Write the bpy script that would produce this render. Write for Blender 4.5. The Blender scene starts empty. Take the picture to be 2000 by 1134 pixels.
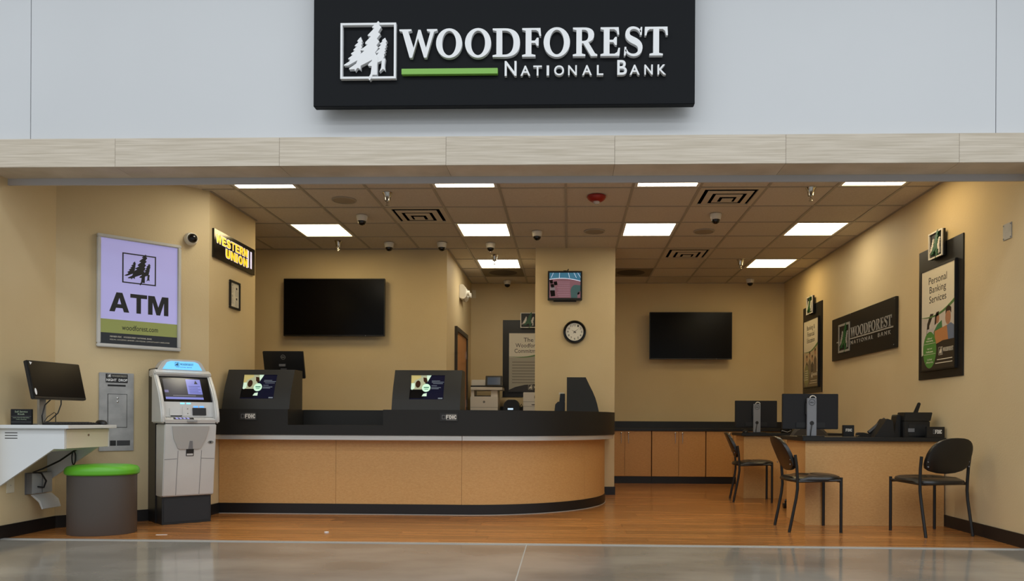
import bpy, bmesh, math, random
from mathutils import Vector, Matrix
random.seed(7)
SC = bpy.context.scene
COL = SC.collection
PI = math.pi
R = math.radians

# ------------------------------------------------------------------ camera
CAM_H = 0.90
YAW, ROLL = 0.0306, -0.0052
cam_d = bpy.data.cameras.new('camera')
cam = bpy.data.objects.new('camera', cam_d)
COL.objects.link(cam)
fw = Vector((-math.sin(YAW), math.cos(YAW), 0))
rt0 = Vector((math.cos(YAW), math.sin(YAW), 0))
up0 = Vector((0, 0, 1))
rt = rt0 * math.cos(ROLL) - up0 * math.sin(ROLL)
up = up0 * math.cos(ROLL) + rt0 * math.sin(ROLL)
m = Matrix((rt, up, -fw)).transposed().to_4x4()
m.translation = Vector((0, 0, CAM_H))
cam.matrix_world = m
cam_d.sensor_fit = 'HORIZONTAL'
cam_d.sensor_width = 36.0
cam_d.lens = 36.0 * 1485.6 / 2000.0
cam_d.shift_x = -(1064.8 - 1000.0) / 2000.0
cam_d.shift_y = (822.0 - 567.0) / 2000.0
cam_d.clip_start = 0.05
SC.camera = cam

# ------------------------------------------------------------------ world, store lamps, exposure
SC.view_settings.view_transform = 'Standard'
SC.view_settings.look = 'None'
SC.view_settings.gamma = 1.0
SC.view_settings.use_curve_mapping = False
SC.view_settings.exposure = 0.0
w = bpy.data.worlds.new('store_ambient')
SC.world = w
w.use_nodes = True
bg = w.node_tree.nodes['Background']
bg.inputs[0].default_value = (0.88, 0.94, 1.0, 1)
bg.inputs[1].default_value = 0.42
STORE_W = 205.0
for i, y in enumerate((-9.0, -6.0, -3.0, 0.0, 2.6)):          # strip lamps under the high ceiling of the store
    ld = bpy.data.lights.new('store_strip_lamp', 'AREA')
    ld.shape = 'RECTANGLE'
    ld.size, ld.size_y = 16.0, 0.9
    ld.energy = STORE_W
    ld.color = (0.93, 0.97, 1.0)
    lo = bpy.data.objects.new('store_strip_lamp', ld)
    lo.location = (-0.3, y, 5.6)
    COL.objects.link(lo)
PANEL_STRENGTH = 11.0

# ------------------------------------------------------------------ materials
def lin(c):
    return tuple(((v / 255.0) / 12.92 if v / 255.0 <= 0.04045 else ((v / 255.0 + 0.055) / 1.055) ** 2.4) for v in c)
MATS = {}
def mat(name, rgb, rough=0.5, metal=0.0, spec=0.5, emit=None, es=1.0, alpha=None, coat=0.0):
    if name in MATS: return MATS[name]
    m_ = bpy.data.materials.new(name); m_.use_nodes = True
    b = m_.node_tree.nodes['Principled BSDF']
    b.inputs['Base Color'].default_value = (*lin(rgb), 1)
    b.inputs['Roughness'].default_value = rough
    b.inputs['Metallic'].default_value = metal
    b.inputs['Specular IOR Level'].default_value = spec
    if coat: b.inputs['Coat Weight'].default_value = coat; b.inputs['Coat Roughness'].default_value = 0.05
    if emit is not None:
        b.inputs['Emission Color'].default_value = (*lin(emit), 1)
        b.inputs['Emission Strength'].default_value = es
    if alpha is not None: b.inputs['Alpha'].default_value = alpha
    MATS[name] = m_
    return m_
def noisy(name, rgb1, rgb2, rough=0.5, scale=(1, 1, 1), nscale=5.0, detail=4.0, bump=0.0, bscale=None, metal=0.0,
          per_obj=0.0, rough2=None, lo=0.35, hi=0.65, spec=0.5, rnd_offset=False, distort=0.0):
    """two-tone procedural surface: stretched noise between two colours, optional fine relief"""
    if name in MATS: return MATS[name]
    m_ = bpy.data.materials.new(name); m_.use_nodes = True
    nt = m_.node_tree; N = nt.nodes; L = nt.links
    b = N['Principled BSDF']
    tc = N.new('ShaderNodeTexCoord'); mp = N.new('ShaderNodeMapping')
    mp.inputs['Scale'].default_value = scale
    L.new(tc.outputs['Object'], mp.inputs['Vector'])
    oi = N.new('ShaderNodeObjectInfo')
    if rnd_offset:
        mul = N.new('ShaderNodeMath'); mul.operation = 'MULTIPLY'; mul.inputs[1].default_value = 37.0
        L.new(oi.outputs['Random'], mul.inputs[0])
        cb = N.new('ShaderNodeCombineXYZ')
        for k in range(3): L.new(mul.outputs[0], cb.inputs[k])
        L.new(cb.outputs[0], mp.inputs['Location'])
    nz = N.new('ShaderNodeTexNoise')
    nz.inputs['Scale'].default_value = nscale; nz.inputs['Detail'].default_value = detail
    nz.inputs['Distortion'].default_value = distort
    L.new(mp.outputs[0], nz.inputs['Vector'])
    mr = N.new('ShaderNodeMapRange')
    mr.inputs['From Min'].default_value = lo; mr.inputs['From Max'].default_value = hi
    L.new(nz.outputs['Fac'], mr.inputs['Value'])
    mx = N.new('ShaderNodeMix'); mx.data_type = 'RGBA'
    mx.inputs[6].default_value = (*lin(rgb1), 1); mx.inputs[7].default_value = (*lin(rgb2), 1)
    L.new(mr.outputs[0], mx.inputs[0])
    out = mx.outputs[2]
    if per_obj:
        hs = N.new('ShaderNodeHueSaturation')
        mr2 = N.new('ShaderNodeMapRange')
        mr2.inputs['To Min'].default_value = 1 - per_obj; mr2.inputs['To Max'].default_value = 1 + per_obj
        L.new(oi.outputs['Random'], mr2.inputs['Value']); L.new(mr2.outputs[0], hs.inputs['Value'])
        L.new(out, hs.inputs['Color']); out = hs.outputs[0]
    L.new(out, b.inputs['Base Color'])
    b.inputs['Metallic'].default_value = metal
    b.inputs['Specular IOR Level'].default_value = spec
    if rough2 is None: b.inputs['Roughness'].default_value = rough
    else:
        mr3 = N.new('ShaderNodeMapRange'); mr3.inputs['To Min'].default_value = rough; mr3.inputs['To Max'].default_value = rough2
        L.new(mr.outputs[0], mr3.inputs['Value']); L.new(mr3.outputs[0], b.inputs['Roughness'])
    if bump:
        n2 = N.new('ShaderNodeTexNoise'); n2.inputs['Scale'].default_value = bscale or 150.0; n2.inputs['Detail'].default_value = 3
        L.new(tc.outputs['Object'], n2.inputs['Vector'])
        bp = N.new('ShaderNodeBump'); bp.inputs['Strength'].default_value = bump; bp.inputs['Distance'].default_value = 0.004
        L.new(n2.outputs['Fac'], bp.inputs['Height']); L.new(bp.outputs[0], b.inputs['Normal'])
    MATS[name] = m_
    return m_

M_WALL = noisy('tan_wall_paint', (208, 188, 148), (213, 194, 155), 0.6, nscale=1.3, bump=0.25, bscale=90, spec=0.3)
M_FASCIA = noisy('pale_grey_fascia', (208, 211, 214), (212, 215, 218), 0.5, nscale=0.6)
M_BEAM = noisy('pale_ash_laminate', (214, 203, 186), (192, 180, 160), 0.55, scale=(1.2, 1.2, 40), nscale=2.2, detail=5, per_obj=0.02, rnd_offset=True)
M_HEADER = mat('grey_header_metal', (186, 184, 186), 0.45)
M_VENEER = noisy('figured_maple_veneer', (210, 163, 104), (200, 151, 92), 0.38, scale=(14, 14, 40), nscale=3.0, detail=5, distort=0.8)
M_VENEER2 = noisy('darker_maple_veneer', (202, 150, 88), (192, 139, 78), 0.4, scale=(12, 12, 30), nscale=3.0, detail=7, distort=0.6)
M_PLANK = noisy('laminate_plank', (190, 130, 72), (134, 84, 40), 0.22, scale=(0.9, 22, 22), nscale=1.6, detail=6, per_obj=0.16, rnd_offset=True, lo=0.3, hi=0.72, distort=0.4)
M_SUB = mat('floor_underlay', (70, 45, 25), 0.8)
M_CONC = noisy('polished_concrete', (156, 151, 141), (124, 119, 110), 0.07, nscale=1.1, detail=8, rough2=0.13, scale=(1, 1.6, 1), spec=0.75)
M_JOINT = mat('joint_filler', (168, 166, 160), 0.6)
M_STRIPM = mat('threshold_metal', (205, 203, 198), 0.35, 0.6)
M_TILE = noisy('ceiling_tile', (214, 205, 190), (206, 196, 180), 0.9, nscale=60, detail=4, bump=0.5, bscale=220, per_obj=0.025, rnd_offset=True, spec=0.1)
M_GRID = mat('ceiling_grid_paint', (168, 160, 146), 0.5)
M_PLEN = mat('plenum_dark', (12, 11, 9), 0.95, spec=0.0)
M_BASE = mat('black_vinyl_base', (22, 21, 22), 0.45)
M_BLACK = mat('black_laminate', (37, 36, 34), 0.45, spec=0.3)
M_BLACK2 = mat('black_plastic', (20, 20, 21), 0.4)
M_BLACKG = mat('black_gloss', (10, 10, 11), 0.12)
M_SCREEN = mat('dark_screen_glass', (6, 6, 9), 0.22, spec=0.15)
M_SIGNBLK = mat('sign_charcoal', (27, 29, 32), 0.55, spec=0.08)
M_WHITE = mat('white_letter', (238, 240, 242), 0.4)
M_LEAF = mat('leaf_green', (128, 186, 74), 0.4)
M_STEEL = noisy('brushed_steel', (222, 220, 214), (205, 203, 198), 0.32, scale=(1, 1, 60), nscale=4, metal=0.45)
M_STEEL2 = noisy('plate_steel', (188, 187, 184), (166, 165, 163), 0.34, nscale=9, metal=0.6)
M_CHROME = mat('chrome', (190, 188, 184), 0.15, 1.0)
M_SILVER = noisy('silver_plastic', (208, 207, 203), (200, 199, 196), 0.36, nscale=3, metal=0.1)
M_KWHITE = noisy('white_laminate', (226, 229, 230), (220, 223, 224), 0.4, nscale=2)
M_CREAM = mat('cream_plastic', (222, 214, 192), 0.45)
M_WPLAS = mat('white_plastic', (225, 222, 214), 0.4)
M_GREY = mat('grey_plastic', (120, 120, 122), 0.45)
M_DGREY = mat('dark_grey_plastic', (58, 58, 60), 0.45)
M_GREEN = mat('green_vinyl', (98, 180, 42), 0.35)
M_STOOL = mat('brown_grey_stool', (82, 75, 70), 0.5)
M_VINYL = mat('black_vinyl', (24, 23, 23), 0.33)
M_FRAME = mat('black_tube', (20, 20, 20), 0.35)
M_OCH = mat('dark_fabric', (60, 54, 46), 0.8)
M_DOMEG = mat('smoked_dome', (12, 12, 13), 0.06)
M_RED = mat('alarm_red', (150, 28, 24), 0.35)
M_GLASS = mat('clear_lens', (225, 228, 230), 0.1, alpha=0.55)
M_GRILLE = mat('speaker_grille', (158, 146, 126), 0.8)
M_VANE = mat('vent_vane', (205, 195, 176), 0.6)
M_RET = mat('return_grille', (128, 116, 96), 0.85)
M_RETD = mat('return_grille_dark', (78, 68, 54), 0.9)
M_PAPER = mat('poster_paper', (228, 222, 204), 0.25)
M_INK = mat('black_ink', (28, 28, 28), 0.5)
M_GREYINK = mat('grey_ink', (165, 162, 152), 0.5)
M_PGREEN = mat('print_green', (92, 132, 76), 0.3)
M_PDARK = mat('print_dark', (52, 46, 40), 0.3)
M_BGREEN = mat('badge_green', (28, 88, 48), 0.4)
M_DOORW = noisy('door_wood', (188, 128, 72), (172, 112, 58), 0.4, scale=(8, 8, 1), nscale=3, detail=5)
M_BRONZE = mat('bronze_frame', (48, 42, 38), 0.45)
M_SIGNGREY = mat('sign_grey_letter', (152, 150, 146), 0.4)

# ------------------------------------------------------------------ mesh helpers
class MB:
    def __init__(s): s.v = []; s.f = []
    def add(s, vs, fs):
        o = len(s.v); s.v += [tuple(v) for v in vs]; s.f += [tuple(i + o for i in f) for f in fs]; return s
    def box(s, x0, x1, y0, y1, z0, z1):
        return s.add([(x0, y0, z0), (x1, y0, z0), (x1, y1, z0), (x0, y1, z0), (x0, y0, z1), (x1, y0, z1), (x1, y1, z1), (x0, y1, z1)],
                     [(3, 2, 1, 0), (4, 5, 6, 7), (0, 1, 5, 4), (1, 2, 6, 5), (2, 3, 7, 6), (3, 0, 4, 7)])
    def prism(s, poly, axis, a0, a1):
        """poly extruded along axis: 'x' -> (y,z), 'y' -> (x,z), 'z' -> (x,y)"""
        n = len(poly)
        area = sum(poly[i][0] * poly[(i + 1) % n][1] - poly[(i + 1) % n][0] * poly[i][1] for i in range(n))
        if area < 0: poly = poly[::-1]
        def P(p, a):
            return (a, p[0], p[1]) if axis == 'x' else ((p[0], a, p[1]) if axis == 'y' else (p[0], p[1], a))
        lo, hi = min(a0, a1), max(a0, a1)
        vs = [P(p, lo) for p in poly] + [P(p, hi) for p in poly]
        flip = axis == 'y'
        bot = tuple(range(n)); top = tuple(range(n, 2 * n))
        fs = [bot if flip else bot[::-1], top[::-1] if flip else top]
        for i in range(n):
            j = (i + 1) % n
            q = (i, j, n + j, n + i)
            fs.append(q[::-1] if flip else q)
        return s.add(vs, fs)
    def lathe(s, prof, c=(0, 0, 0), seg=20, axis='z'):
        cx, cy, cz = c; vs = []; fs = []
        for r, h in prof:
            for k in range(seg):
                a = 2 * PI * k / seg; u, v_ = r * math.cos(a), r * math.sin(a)
                vs.append((cx + u, cy + v_, cz + h) if axis == 'z' else ((cx + u, cy + h, cz + v_) if axis == 'y' else (cx + h, cy + u, cz + v_)))
        n = len(prof)
        for i in range(n - 1):
            for k in range(seg):
                k2 = (k + 1) % seg
                fs.append((i * seg + k, i * seg + k2, (i + 1) * seg + k2, (i + 1) * seg + k))
        fs.append(tuple(range(seg))[::-1]); fs.append(tuple(range((n - 1) * seg, n * seg)))
        return s.add(vs, fs)
    def cyl(s, c, r, h, axis='z', seg=16): return s.lathe([(r, 0), (r, h)], c, seg, axis)
    def tube(s, pts, r, seg=8, closed=False):
        pts = [Vector(p) for p in pts]; n = len(pts); vs = []; fs = []; prev = None
        for i, p in enumerate(pts):
            if closed: t = pts[(i + 1) % n] - pts[i - 1]
            else: t = pts[min(i + 1, n - 1)] - pts[max(i - 1, 0)]
            t.normalize()
            if prev is None: a = t.orthogonal().normalized()
            else: a = (prev - t * prev.dot(t)).normalized()
            prev = a; b = t.cross(a)
            for k in range(seg):
                q = p + (a * math.cos(2 * PI * k / seg) + b * math.sin(2 * PI * k / seg)) * r
                vs.append(q)
        for i in range(n if closed else n - 1):
            j = (i + 1) % n
            for k in range(seg):
                k2 = (k + 1) % seg
                fs.append((i * seg + k, i * seg + k2, j * seg + k2, j * seg + k))
        if not closed: fs.append(tuple(range(seg))[::-1]); fs.append(tuple(range((n - 1) * seg, n * seg)))
        return s.add(vs, fs)
    def ring(s, o, i_, y0, y1):
        """rectangular frame in the xz plane: o and i_ are (x0,x1,z0,z1), depth y0..y1"""
        s.box(o[0], o[1], y0, y1, i_[3], o[3]); s.box(o[0], o[1], y0, y1, o[2], i_[2])
        s.box(o[0], i_[0], y0, y1, i_[2], i_[3]); s.box(i_[1], o[1], y0, y1, i_[2], i_[3]); return s
    def grid(s, rows):
        """closed-free surface through rows of points"""
        nr, nc = len(rows), len(rows[0]); vs = [p for r_ in rows for p in r_]
        fs = [(i * nc + j, i * nc + j + 1, (i + 1) * nc + j + 1, (i + 1) * nc + j) for i in range(nr - 1) for j in range(nc - 1)]
        return s.add(vs, fs)
    def mesh(s, name, bevel=0.0, bseg=2, smooth=True, merge=False):
        me = bpy.data.meshes.new(name); me.from_pydata(s.v, [], s.f)
        if bevel or merge:
            bm = bmesh.new(); bm.from_mesh(me)
            if merge: bmesh.ops.remove_doubles(bm, verts=bm.verts, dist=1e-5)
            if bevel: bmesh.ops.bevel(bm, geom=bm.edges[:], offset=bevel, segments=bseg, affect='EDGES', clamp_overlap=True)
            bm.to_mesh(me); bm.free()
        if smooth:
            for p in me.polygons: p.use_smooth = True
            me.set_sharp_from_angle(angle=R(32))
        me.update()
        return me

def link(name, me, material, parent=None, loc=(0, 0, 0), rot=(0, 0, 0), kind=None):
    if not me.materials: me.materials.append(material)
    o = bpy.data.objects.new(name, me); COL.objects.link(o)
    o.location = loc; o.rotation_euler = rot
    if parent is not None: o.parent = parent
    if kind: o['kind'] = kind
    return o
def part(name, mb, material, parent, bevel=0.0, loc=(0, 0, 0), rot=(0, 0, 0), label=None, bseg=2):
    o = link(name, mb.mesh(name, bevel, bseg), material, parent, loc, rot)
    if label: o['label'] = label
    return o
def tag(o, label, cat, group=None):
    o['label'] = label; o['category'] = cat
    if group: o['group'] = group
    return o
def thing(name, label, cat, loc=(0, 0, 0), rz=0.0, group=None):
    o = bpy.data.objects.new(name, None); COL.objects.link(o); o.empty_display_size = 0.1
    o.location = loc; o.rotation_euler = (0, 0, rz)
    return tag(o, label, cat, group)
def struct(name, mb, material, label=None, bevel=0.0):
    o = link(name, mb.mesh(name, bevel), material); o['kind'] = 'structure'
    if label: o['label'] = label
    return o
def dup(root, loc, rz, label=None, group=None):
    r = root.copy(); COL.objects.link(r); r.location = loc; r.rotation_euler = (0, 0, rz)
    if label: r['label'] = label
    if group: r['group'] = group
    for ch in list(root.children):
        c = ch.copy(); COL.objects.link(c); c.parent = r
        for g in list(ch.children):
            d = g.copy(); COL.objects.link(d); d.parent = c
    return r

# ------------------------------------------------------------------ lettering
def curve_mesh(cu):
    ob = bpy.data.objects.new('tmp', cu); COL.objects.link(ob)
    dg = bpy.context.evaluated_depsgraph_get(); dg.update()
    me = bpy.data.meshes.new_from_object(ob.evaluated_get(dg))
    bpy.data.objects.remove(ob); bpy.data.curves.remove(cu)
    me.materials.clear()
    return me
def fit(me, x0, x1, z0, z1, y):
    """stretch a flat lettering mesh (xy) to the box x0..x1, z0..z1 standing in the xz plane, facing -y"""
    xs = [v.co.x for v in me.vertices]; ys = [v.co.y for v in me.vertices]; zs = [v.co.z for v in me.vertices]
    ax, bx, ay, by = min(xs), max(xs), min(ys), max(ys); zm = min(zs)
    for v in me.vertices:
        x, yy, z = v.co
        v.co = (x0 + (x - ax) / max(bx - ax, 1e-6) * (x1 - x0), y - (z - zm), z0 + (yy - ay) / max(by - ay, 1e-6) * (z1 - z0))
    me.update(); return me
def text_me(s, depth=0.0006, bold=0.0, space=1.0, res=3):
    cu = bpy.data.curves.new('txt', 'FONT'); cu.body = s; cu.size = 1.0
    cu.extrude = depth / 2; cu.offset = bold; cu.resolution_u = res; cu.space_character = space
    return curve_mesh(cu)
def print_text(s, x0, x1, z0, z1, y, material, parent, name='lettering', depth=0.0006, bold=0.0, space=1.0, res=3):
    return link(name, fit(text_me(s, depth, bold, space, res), x0, x1, z0, z1, y), material, parent)
def ell(cx, cy, rx, ry, n=36): return [(cx + rx * math.cos(2 * PI * k / n), cy + ry * math.sin(2 * PI * k / n)) for k in range(n)]
def bez(p0, p1, p2, p3, n=10):
    return [tuple((1 - t) ** 3 * a + 3 * (1 - t) ** 2 * t * b + 3 * (1 - t) * t * t * c + t ** 3 * d for a, b, c, d in zip(p0, p1, p2, p3)) for t in [k / n for k in range(n + 1)]]
def s_glyph():
    c = bez((.57, .80), (.50, .99), (.13, 1.02), (.13, .75), 12) + bez((.13, .75), (.13, .50), (.57, .55), (.57, .26), 12)[1:] + bez((.57, .26), (.57, -.04), (.14, -.02), (.08, .22), 12)[1:]
    n = len(c); L_, R_ = [], []
    for i, p in enumerate(c):
        a = c[max(i - 1, 0)]; b = c[min(i + 1, n - 1)]
        tx, ty = b[0] - a[0], b[1] - a[1]; l = math.hypot(tx, ty); tx /= l; ty /= l
        t = i / (n - 1); wd = 0.035 + 0.075 * math.exp(-((t - .5) / .22) ** 2)
        L_.append((p[0] - ty * wd, p[1] + tx * wd)); R_.append((p[0] + ty * wd, p[1] - tx * wd))
    body = L_ + R_[::-1]
    return [body, [(.56, .70), (.62, .70), (.635, .97), (.585, .97), (.55, .86)], [(.09, .31), (.03, .31), (.01, .02), (.06, .02), (.095, .14)]]
GL = {
 'W': [[(0, 1), (.42, 1), (.42, .945), (.31, .92), (.50, .34), (.66, .98), (.74, .98), (.93, .34), (1.08, .90), (.96, .945), (.96, 1), (1.32, 1), (1.32, .945), (1.21, .91), (.95, 0), (.86, 0), (.65, .68), (.45, 0), (.36, 0), (.10, .92), (0, .945)]],
 'O': [ell(.45, .5, .455, .52), ell(.45, .5, .245, .43)],
 'D': [[(0, 1)] + bez((.42, 1), (.80, 1), (.945, .78), (.945, .5)) + bez((.945, .5), (.945, .2), (.80, 0), (.42, 0))[1:] + [(0, 0), (0, .06), (.13, .09), (.13, .91), (0, .94)],
       [(.33, .92)] + bez((.42, .92), (.62, .92), (.72, .75), (.72, .5)) + bez((.72, .5), (.72, .25), (.62, .08), (.42, .08))[1:] + [(.33, .08)]],
 'F': [[(0, 1), (.63, 1), (.655, .72), (.60, .72), (.56, .87), (.48, .93), (.32, .93), (.32, .56), (.44, .56), (.51, .66), (.57, .66), (.57, .38), (.51, .38), (.45, .48), (.32, .48), (.32, .09), (.46, .06), (.46, 0), (0, 0), (0, .06), (.12, .09), (.12, .91), (0, .94)]],
 'E': [[(0, 1), (.62, 1), (.64, .74), (.585, .74), (.55, .87), (.47, .93), (.31, .93), (.31, .56), (.43, .56), (.50, .66), (.56, .66), (.56, .38), (.50, .38), (.44, .48), (.31, .48), (.31, .075), (.48, .075), (.57, .13), (.615, .28), (.67, .28), (.65, 0), (0, 0), (0, .06), (.11, .09), (.11, .91), (0, .94)]],
 'R': [[(0, 1)] + bez((.38, 1), (.62, 1), (.73, .9), (.73, .74)) + bez((.73, .74), (.73, .6), (.64, .52), (.53, .49))[1:] + [(.76, .10), (.84, .055), (.84, 0), (.62, 0), (.36, .45), (.31, .45), (.31, .09), (.43, .06), (.43, 0), (0, 0), (0, .06), (.12, .09), (.12, .91), (0, .94)],
       [(.31, .92)] + bez((.38, .92), (.48, .92), (.53, .85), (.53, .73)) + bez((.53, .73), (.53, .6), (.48, .53), (.36, .53))[1:] + [(.31, .53)]],
 'S': s_glyph(),
 'T': [[(0.01, 1), (.785, 1), (.80, .70), (.74, .70), (.70, .86), (.62, .92), (.50, .92), (.50, .09), (.63, .06), (.63, 0), (.17, 0), (.17, .06), (.30, .09), (.30, .92), (.18, .92), (.10, .86), (.06, .70), (0, .70)]],
}
def contour_me(cs, depth):
    cu = bpy.data.curves.new('gl', 'CURVE'); cu.dimensions = '2D'; cu.fill_mode = 'BOTH'; cu.extrude = depth / 2
    for c in cs:
        sp = cu.splines.new('POLY'); sp.points.add(len(c) - 1)
        for k, p in enumerate(c): sp.points[k].co = (p[0], p[1], 0, 1)
        sp.use_cyclic_u = True
    return curve_mesh(cu)
def glyph_me(ch, depth):
    cs = GL[ch]
    if ch == 'S':                      # stem and its two serifs as touching solids
        mb = MB()
        for c in cs: mb.prism(c, 'z', 0, depth)
        return mb.mesh('s_letter', smooth=False)
    return contour_me(cs, depth)
WORD = [('W', -1.186, -.922), ('O', -.93, -.749), ('O', -.729, -.548), ('D', -.537, -.348), ('F', -.333, -.202), ('O', -.185, -.003), ('R', .017, .185), ('E', .207, .341), ('S', .368, .495), ('T', .509, .668)]
def word_letters(x0, x1, z0, z1, y, depth, material, parent, name='letter'):
    """the ten serif capitals of the bank's name, spread over x0..x1"""
    for ch, a, b in WORD:
        k = (x1 - x0) / (0.668 + 1.186)
        ov = 0.02 * (z1 - z0) if ch in 'OS' else 0
        link(name, fit(glyph_me(ch, depth), x0 + (a + 1.186) * k, x0 + (b + 1.186) * k, z0 - ov, z1 + ov, y), material, parent)
def nrm(pts): return [((x - 325) / 540.0, (770 - y) / 545.0) for x, y in pts]
TREE_L = nrm([(525,362),(530,385),(541,400),(530,415),(540,430),(526,440),(537,462),(524,472),(533,487),(520,498),(527,515),(508,545),(490,590),(400,640),(360,641),(365,630),(415,598),(420,580),(400,575),(405,568),(445,538),(428,527),(432,520),(468,495),(450,490),(455,482),(485,455),(463,448),(470,440),(502,412),(488,403),(492,396),(512,372)])
TREE_C = nrm([(693,210),(706,225),(702,250),(723,270),(710,290),(692,322),(714,338),(695,362),(680,383),(704,408),(688,432),(676,447),(694,468),(680,495),(664,518),(690,560),(690,600),(684,640),(684,735),(640,735),(630,765),(612,788),(598,770),(622,725),(632,650),(595,645),(600,630),(632,600),(635,588),(525,645),(522,685),(505,668),(490,668),(470,697),(465,678),(412,680),(415,668),(480,625),(490,600),(500,548),(560,500),(528,495),(530,485),(590,440),(567,430),(570,415),(622,360),(590,352),(595,343),(655,280),(632,272),(640,262),(680,225)])
TREE_R = nrm([(760,372),(768,395),(778,405),(765,420),(775,440),(762,455),(770,465),(755,480),(766,495),(752,508),(762,520),(748,535),(752,550),(742,575),(762,575),(755,640),(760,692),(740,675),(705,705),(722,665),(728,595),(690,612),(676,590),(680,540),(700,515),(672,522),(672,512),(712,475),(692,468),(722,440),(705,432),(712,425),(742,402),(727,405),(735,390)])
def logo(parent, x0, x1, z0, z1, y, depth, mf, mc, ms, line=0.038, backing=None):
    """square frame with three fir trees in relief, standing in the xz plane and facing -y"""
    W_, H_ = x1 - x0, z1 - z0; t = line * W_
    if backing: part('emblem_ground', MB().box(x0, x1, y - depth * .3, y, z0, z1), backing, parent)
    part('emblem_frame', MB().ring((x0, x1, z0, z1), (x0 + t, x1 - t, z0 + t, z1 - t), y - depth, y), mf, parent)
    for k, (tr, mm) in enumerate(((TREE_L, ms), (TREE_C, mc), (TREE_R, ms))):
        part('emblem_tree', MB().prism([(x0 + u * W_, z0 + v * H_) for u, v in tr], 'y', y - depth * (1.0 + .12 * (k == 1)), y), mm, parent)
# ------------------------------------------------------------------ room shell
CEIL = 3.028
T = 0.6096
GX0, GY0 = -0.0355, 6.9543
XL, XA, XI, XR = -4.23, -3.363, -3.363, 3.295
WT = 3.12
def wbox(name, x0, x1, y0, y1, z0=0.0, z1=WT, m_=M_WALL): return struct(name, MB().box(x0, x1, y0, y1, z0, z1), m_)
wbox('wall_left', -4.35, XL, 5.42, 6.142)
struct('wall_left_angled', MB().prism([(XL, 6.142), (XA, 7.01), (-3.48, 7.06), (-4.35, 6.19), (-4.35, 6.142)], 'z', 0, WT), M_WALL)
wbox('wall_left_inner', -3.48, XI, 7.01, 8.05)
wbox('wall_left_return', -4.7, -3.48, 7.93, 8.05)
wbox('wall_left_teller', -4.8, -4.7, 7.93, 9.54)
wbox('wall_back_teller', -4.7, -1.52, 9.42, 9.54)
wbox('wall_back_alcove_side', -1.64, -1.52, 9.54, 11.76)
wbox('wall_back', -1.64, 3.42, 11.76, 11.88)
wbox('wall_column', -0.416, 0.565, 9.36, 10.30)
wbox('wall_right', XR, 3.42, 5.42, 11.76)
# store front: side walls, fascia panels, timber beam, shutter header
wbox('wall_front_left', -8.0, -4.35, 5.42, 5.55, 0, 2.90, M_WALL)
wbox('wall_front_right', 3.42, 8.0, 5.42, 5.55, 0, 2.90, M_WALL)
wf = struct('wall_front', MB().box(-8, 8, 5.435, 5.60, 2.905, 6.2), M_GREY)
for a, b in ((-8, -3.928), (-3.922, 2.977), (2.983, 8)):
    part('fascia_panel', MB().box(a, b, 5.42, 5.435, 2.905, 6.2), M_FASCIA, wf)
beam = struct('trim_1', MB().box(-8, 8, 5.362, 5.60, 2.71, 2.904), M_BEAM)
xs = [-8.03 + .0] + [-0.875 + 1.19 * k for k in range(-6, 8)]
xs = [x for x in xs if -8.2 < x < 8.3]
for a, b in zip(xs[:-1], xs[1:]):
    part('board', MB().box(a + .0012, b - .0012, 5.35, 5.362, 2.705, 2.907), M_BEAM, beam)
    part('soffit_board', MB().box(a + .0012, b - .0012, 5.362, 5.60, 2.703, 2.71), M_BEAM, beam)
struct('trim_2', MB().box(XL, XR, 5.601, 5.62, 2.655, WT), M_HEADER)

# floors
st = struct('store_floor', MB().box(-9, 9, -8, 5.535, -0.06, 0.0), M_CONC, 'polished grey concrete floor of the store')
part('floor_joint', MB().prism([(-.304, 5.53), (-.296, 5.53), (-.282, 3.0), (-.290, 3.0)], 'z', -0.01, 0.0006), M_JOINT, st)
fl = struct('floor', MB().box(-4.9, 3.4, 5.56, 11.8, -0.06, -0.006), M_SUB, 'orange brown wood laminate floor')
PW, PL = 0.19, 1.22
nrow = 0
y = 5.56
pl_cache = {}
while y < 11.6:
    xl = XL
    if y + PW > 6.142: xl = max(XL, y - 10.373)
    if y > 7.0: xl = XI
    if y > 7.55: xl = -0.75
    if y > 8.2: xl = 0.15
    if y > 9.36: xl = 0.56
    x = xl - random.uniform(0.0, PL)
    while x < XR:
        a, b = max(x, xl), min(x + PL, XR)
        if b - a > 0.02:
            key = round(b - a, 3)
            if key not in pl_cache:
                pl_cache[key] = MB().box(0, b - a - .0016, 0, PW - .0016, -0.006, 0.0).mesh('plank', smooth=False)
            link('plank', pl_cache[key], M_PLANK, fl, loc=(a, y, random.uniform(-.0003, .0)))
        x += PL
    y += PW; nrow += 1
struct('trim_3', MB().box(XL, XR, 5.528, 5.572, -0.002, 0.005), M_STRIPM, 'thin metal threshold strip between concrete and laminate', bevel=0.0015)

# baseboards
BB = 0.10
def bbox(name, *a): return struct(name, MB().box(*a), M_BASE)
bbox('baseboard_left', XL, XL + .012, 5.45, 6.147, 0, BB)
bbox('baseboard_left_front', -4.36, XL + .045, 5.405, 5.45, 0, BB)
struct('baseboard_left_angled', MB().prism([(XL, 6.142), (XA, 7.01), (XA + .0085, 7.0015), (XL + .0085, 6.1335)], 'z', 0, BB), M_BASE)
bbox('baseboard_left_inner', XI, XI + .012, 7.0, 7.22, 0, BB)
bbox('baseboard_right', XR - .012, XR, 5.43, 11.1, 0, BB)
bbox('baseboard_column', .36, .577, 9.348, 9.36, 0, BB)
bbox('baseboard_column_side', .565, .577, 9.36, 10.3, 0, BB)
struct('trim_4', MB().box(-1.50, -.43, 11.742, 11.76, 1.036, 1.122), M_BLACK2, 'black upstand behind the alcove printers')
bbox('baseboard_alcove', -1.52, -1.508, 11.2, 11.76, 0, BB)

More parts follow.
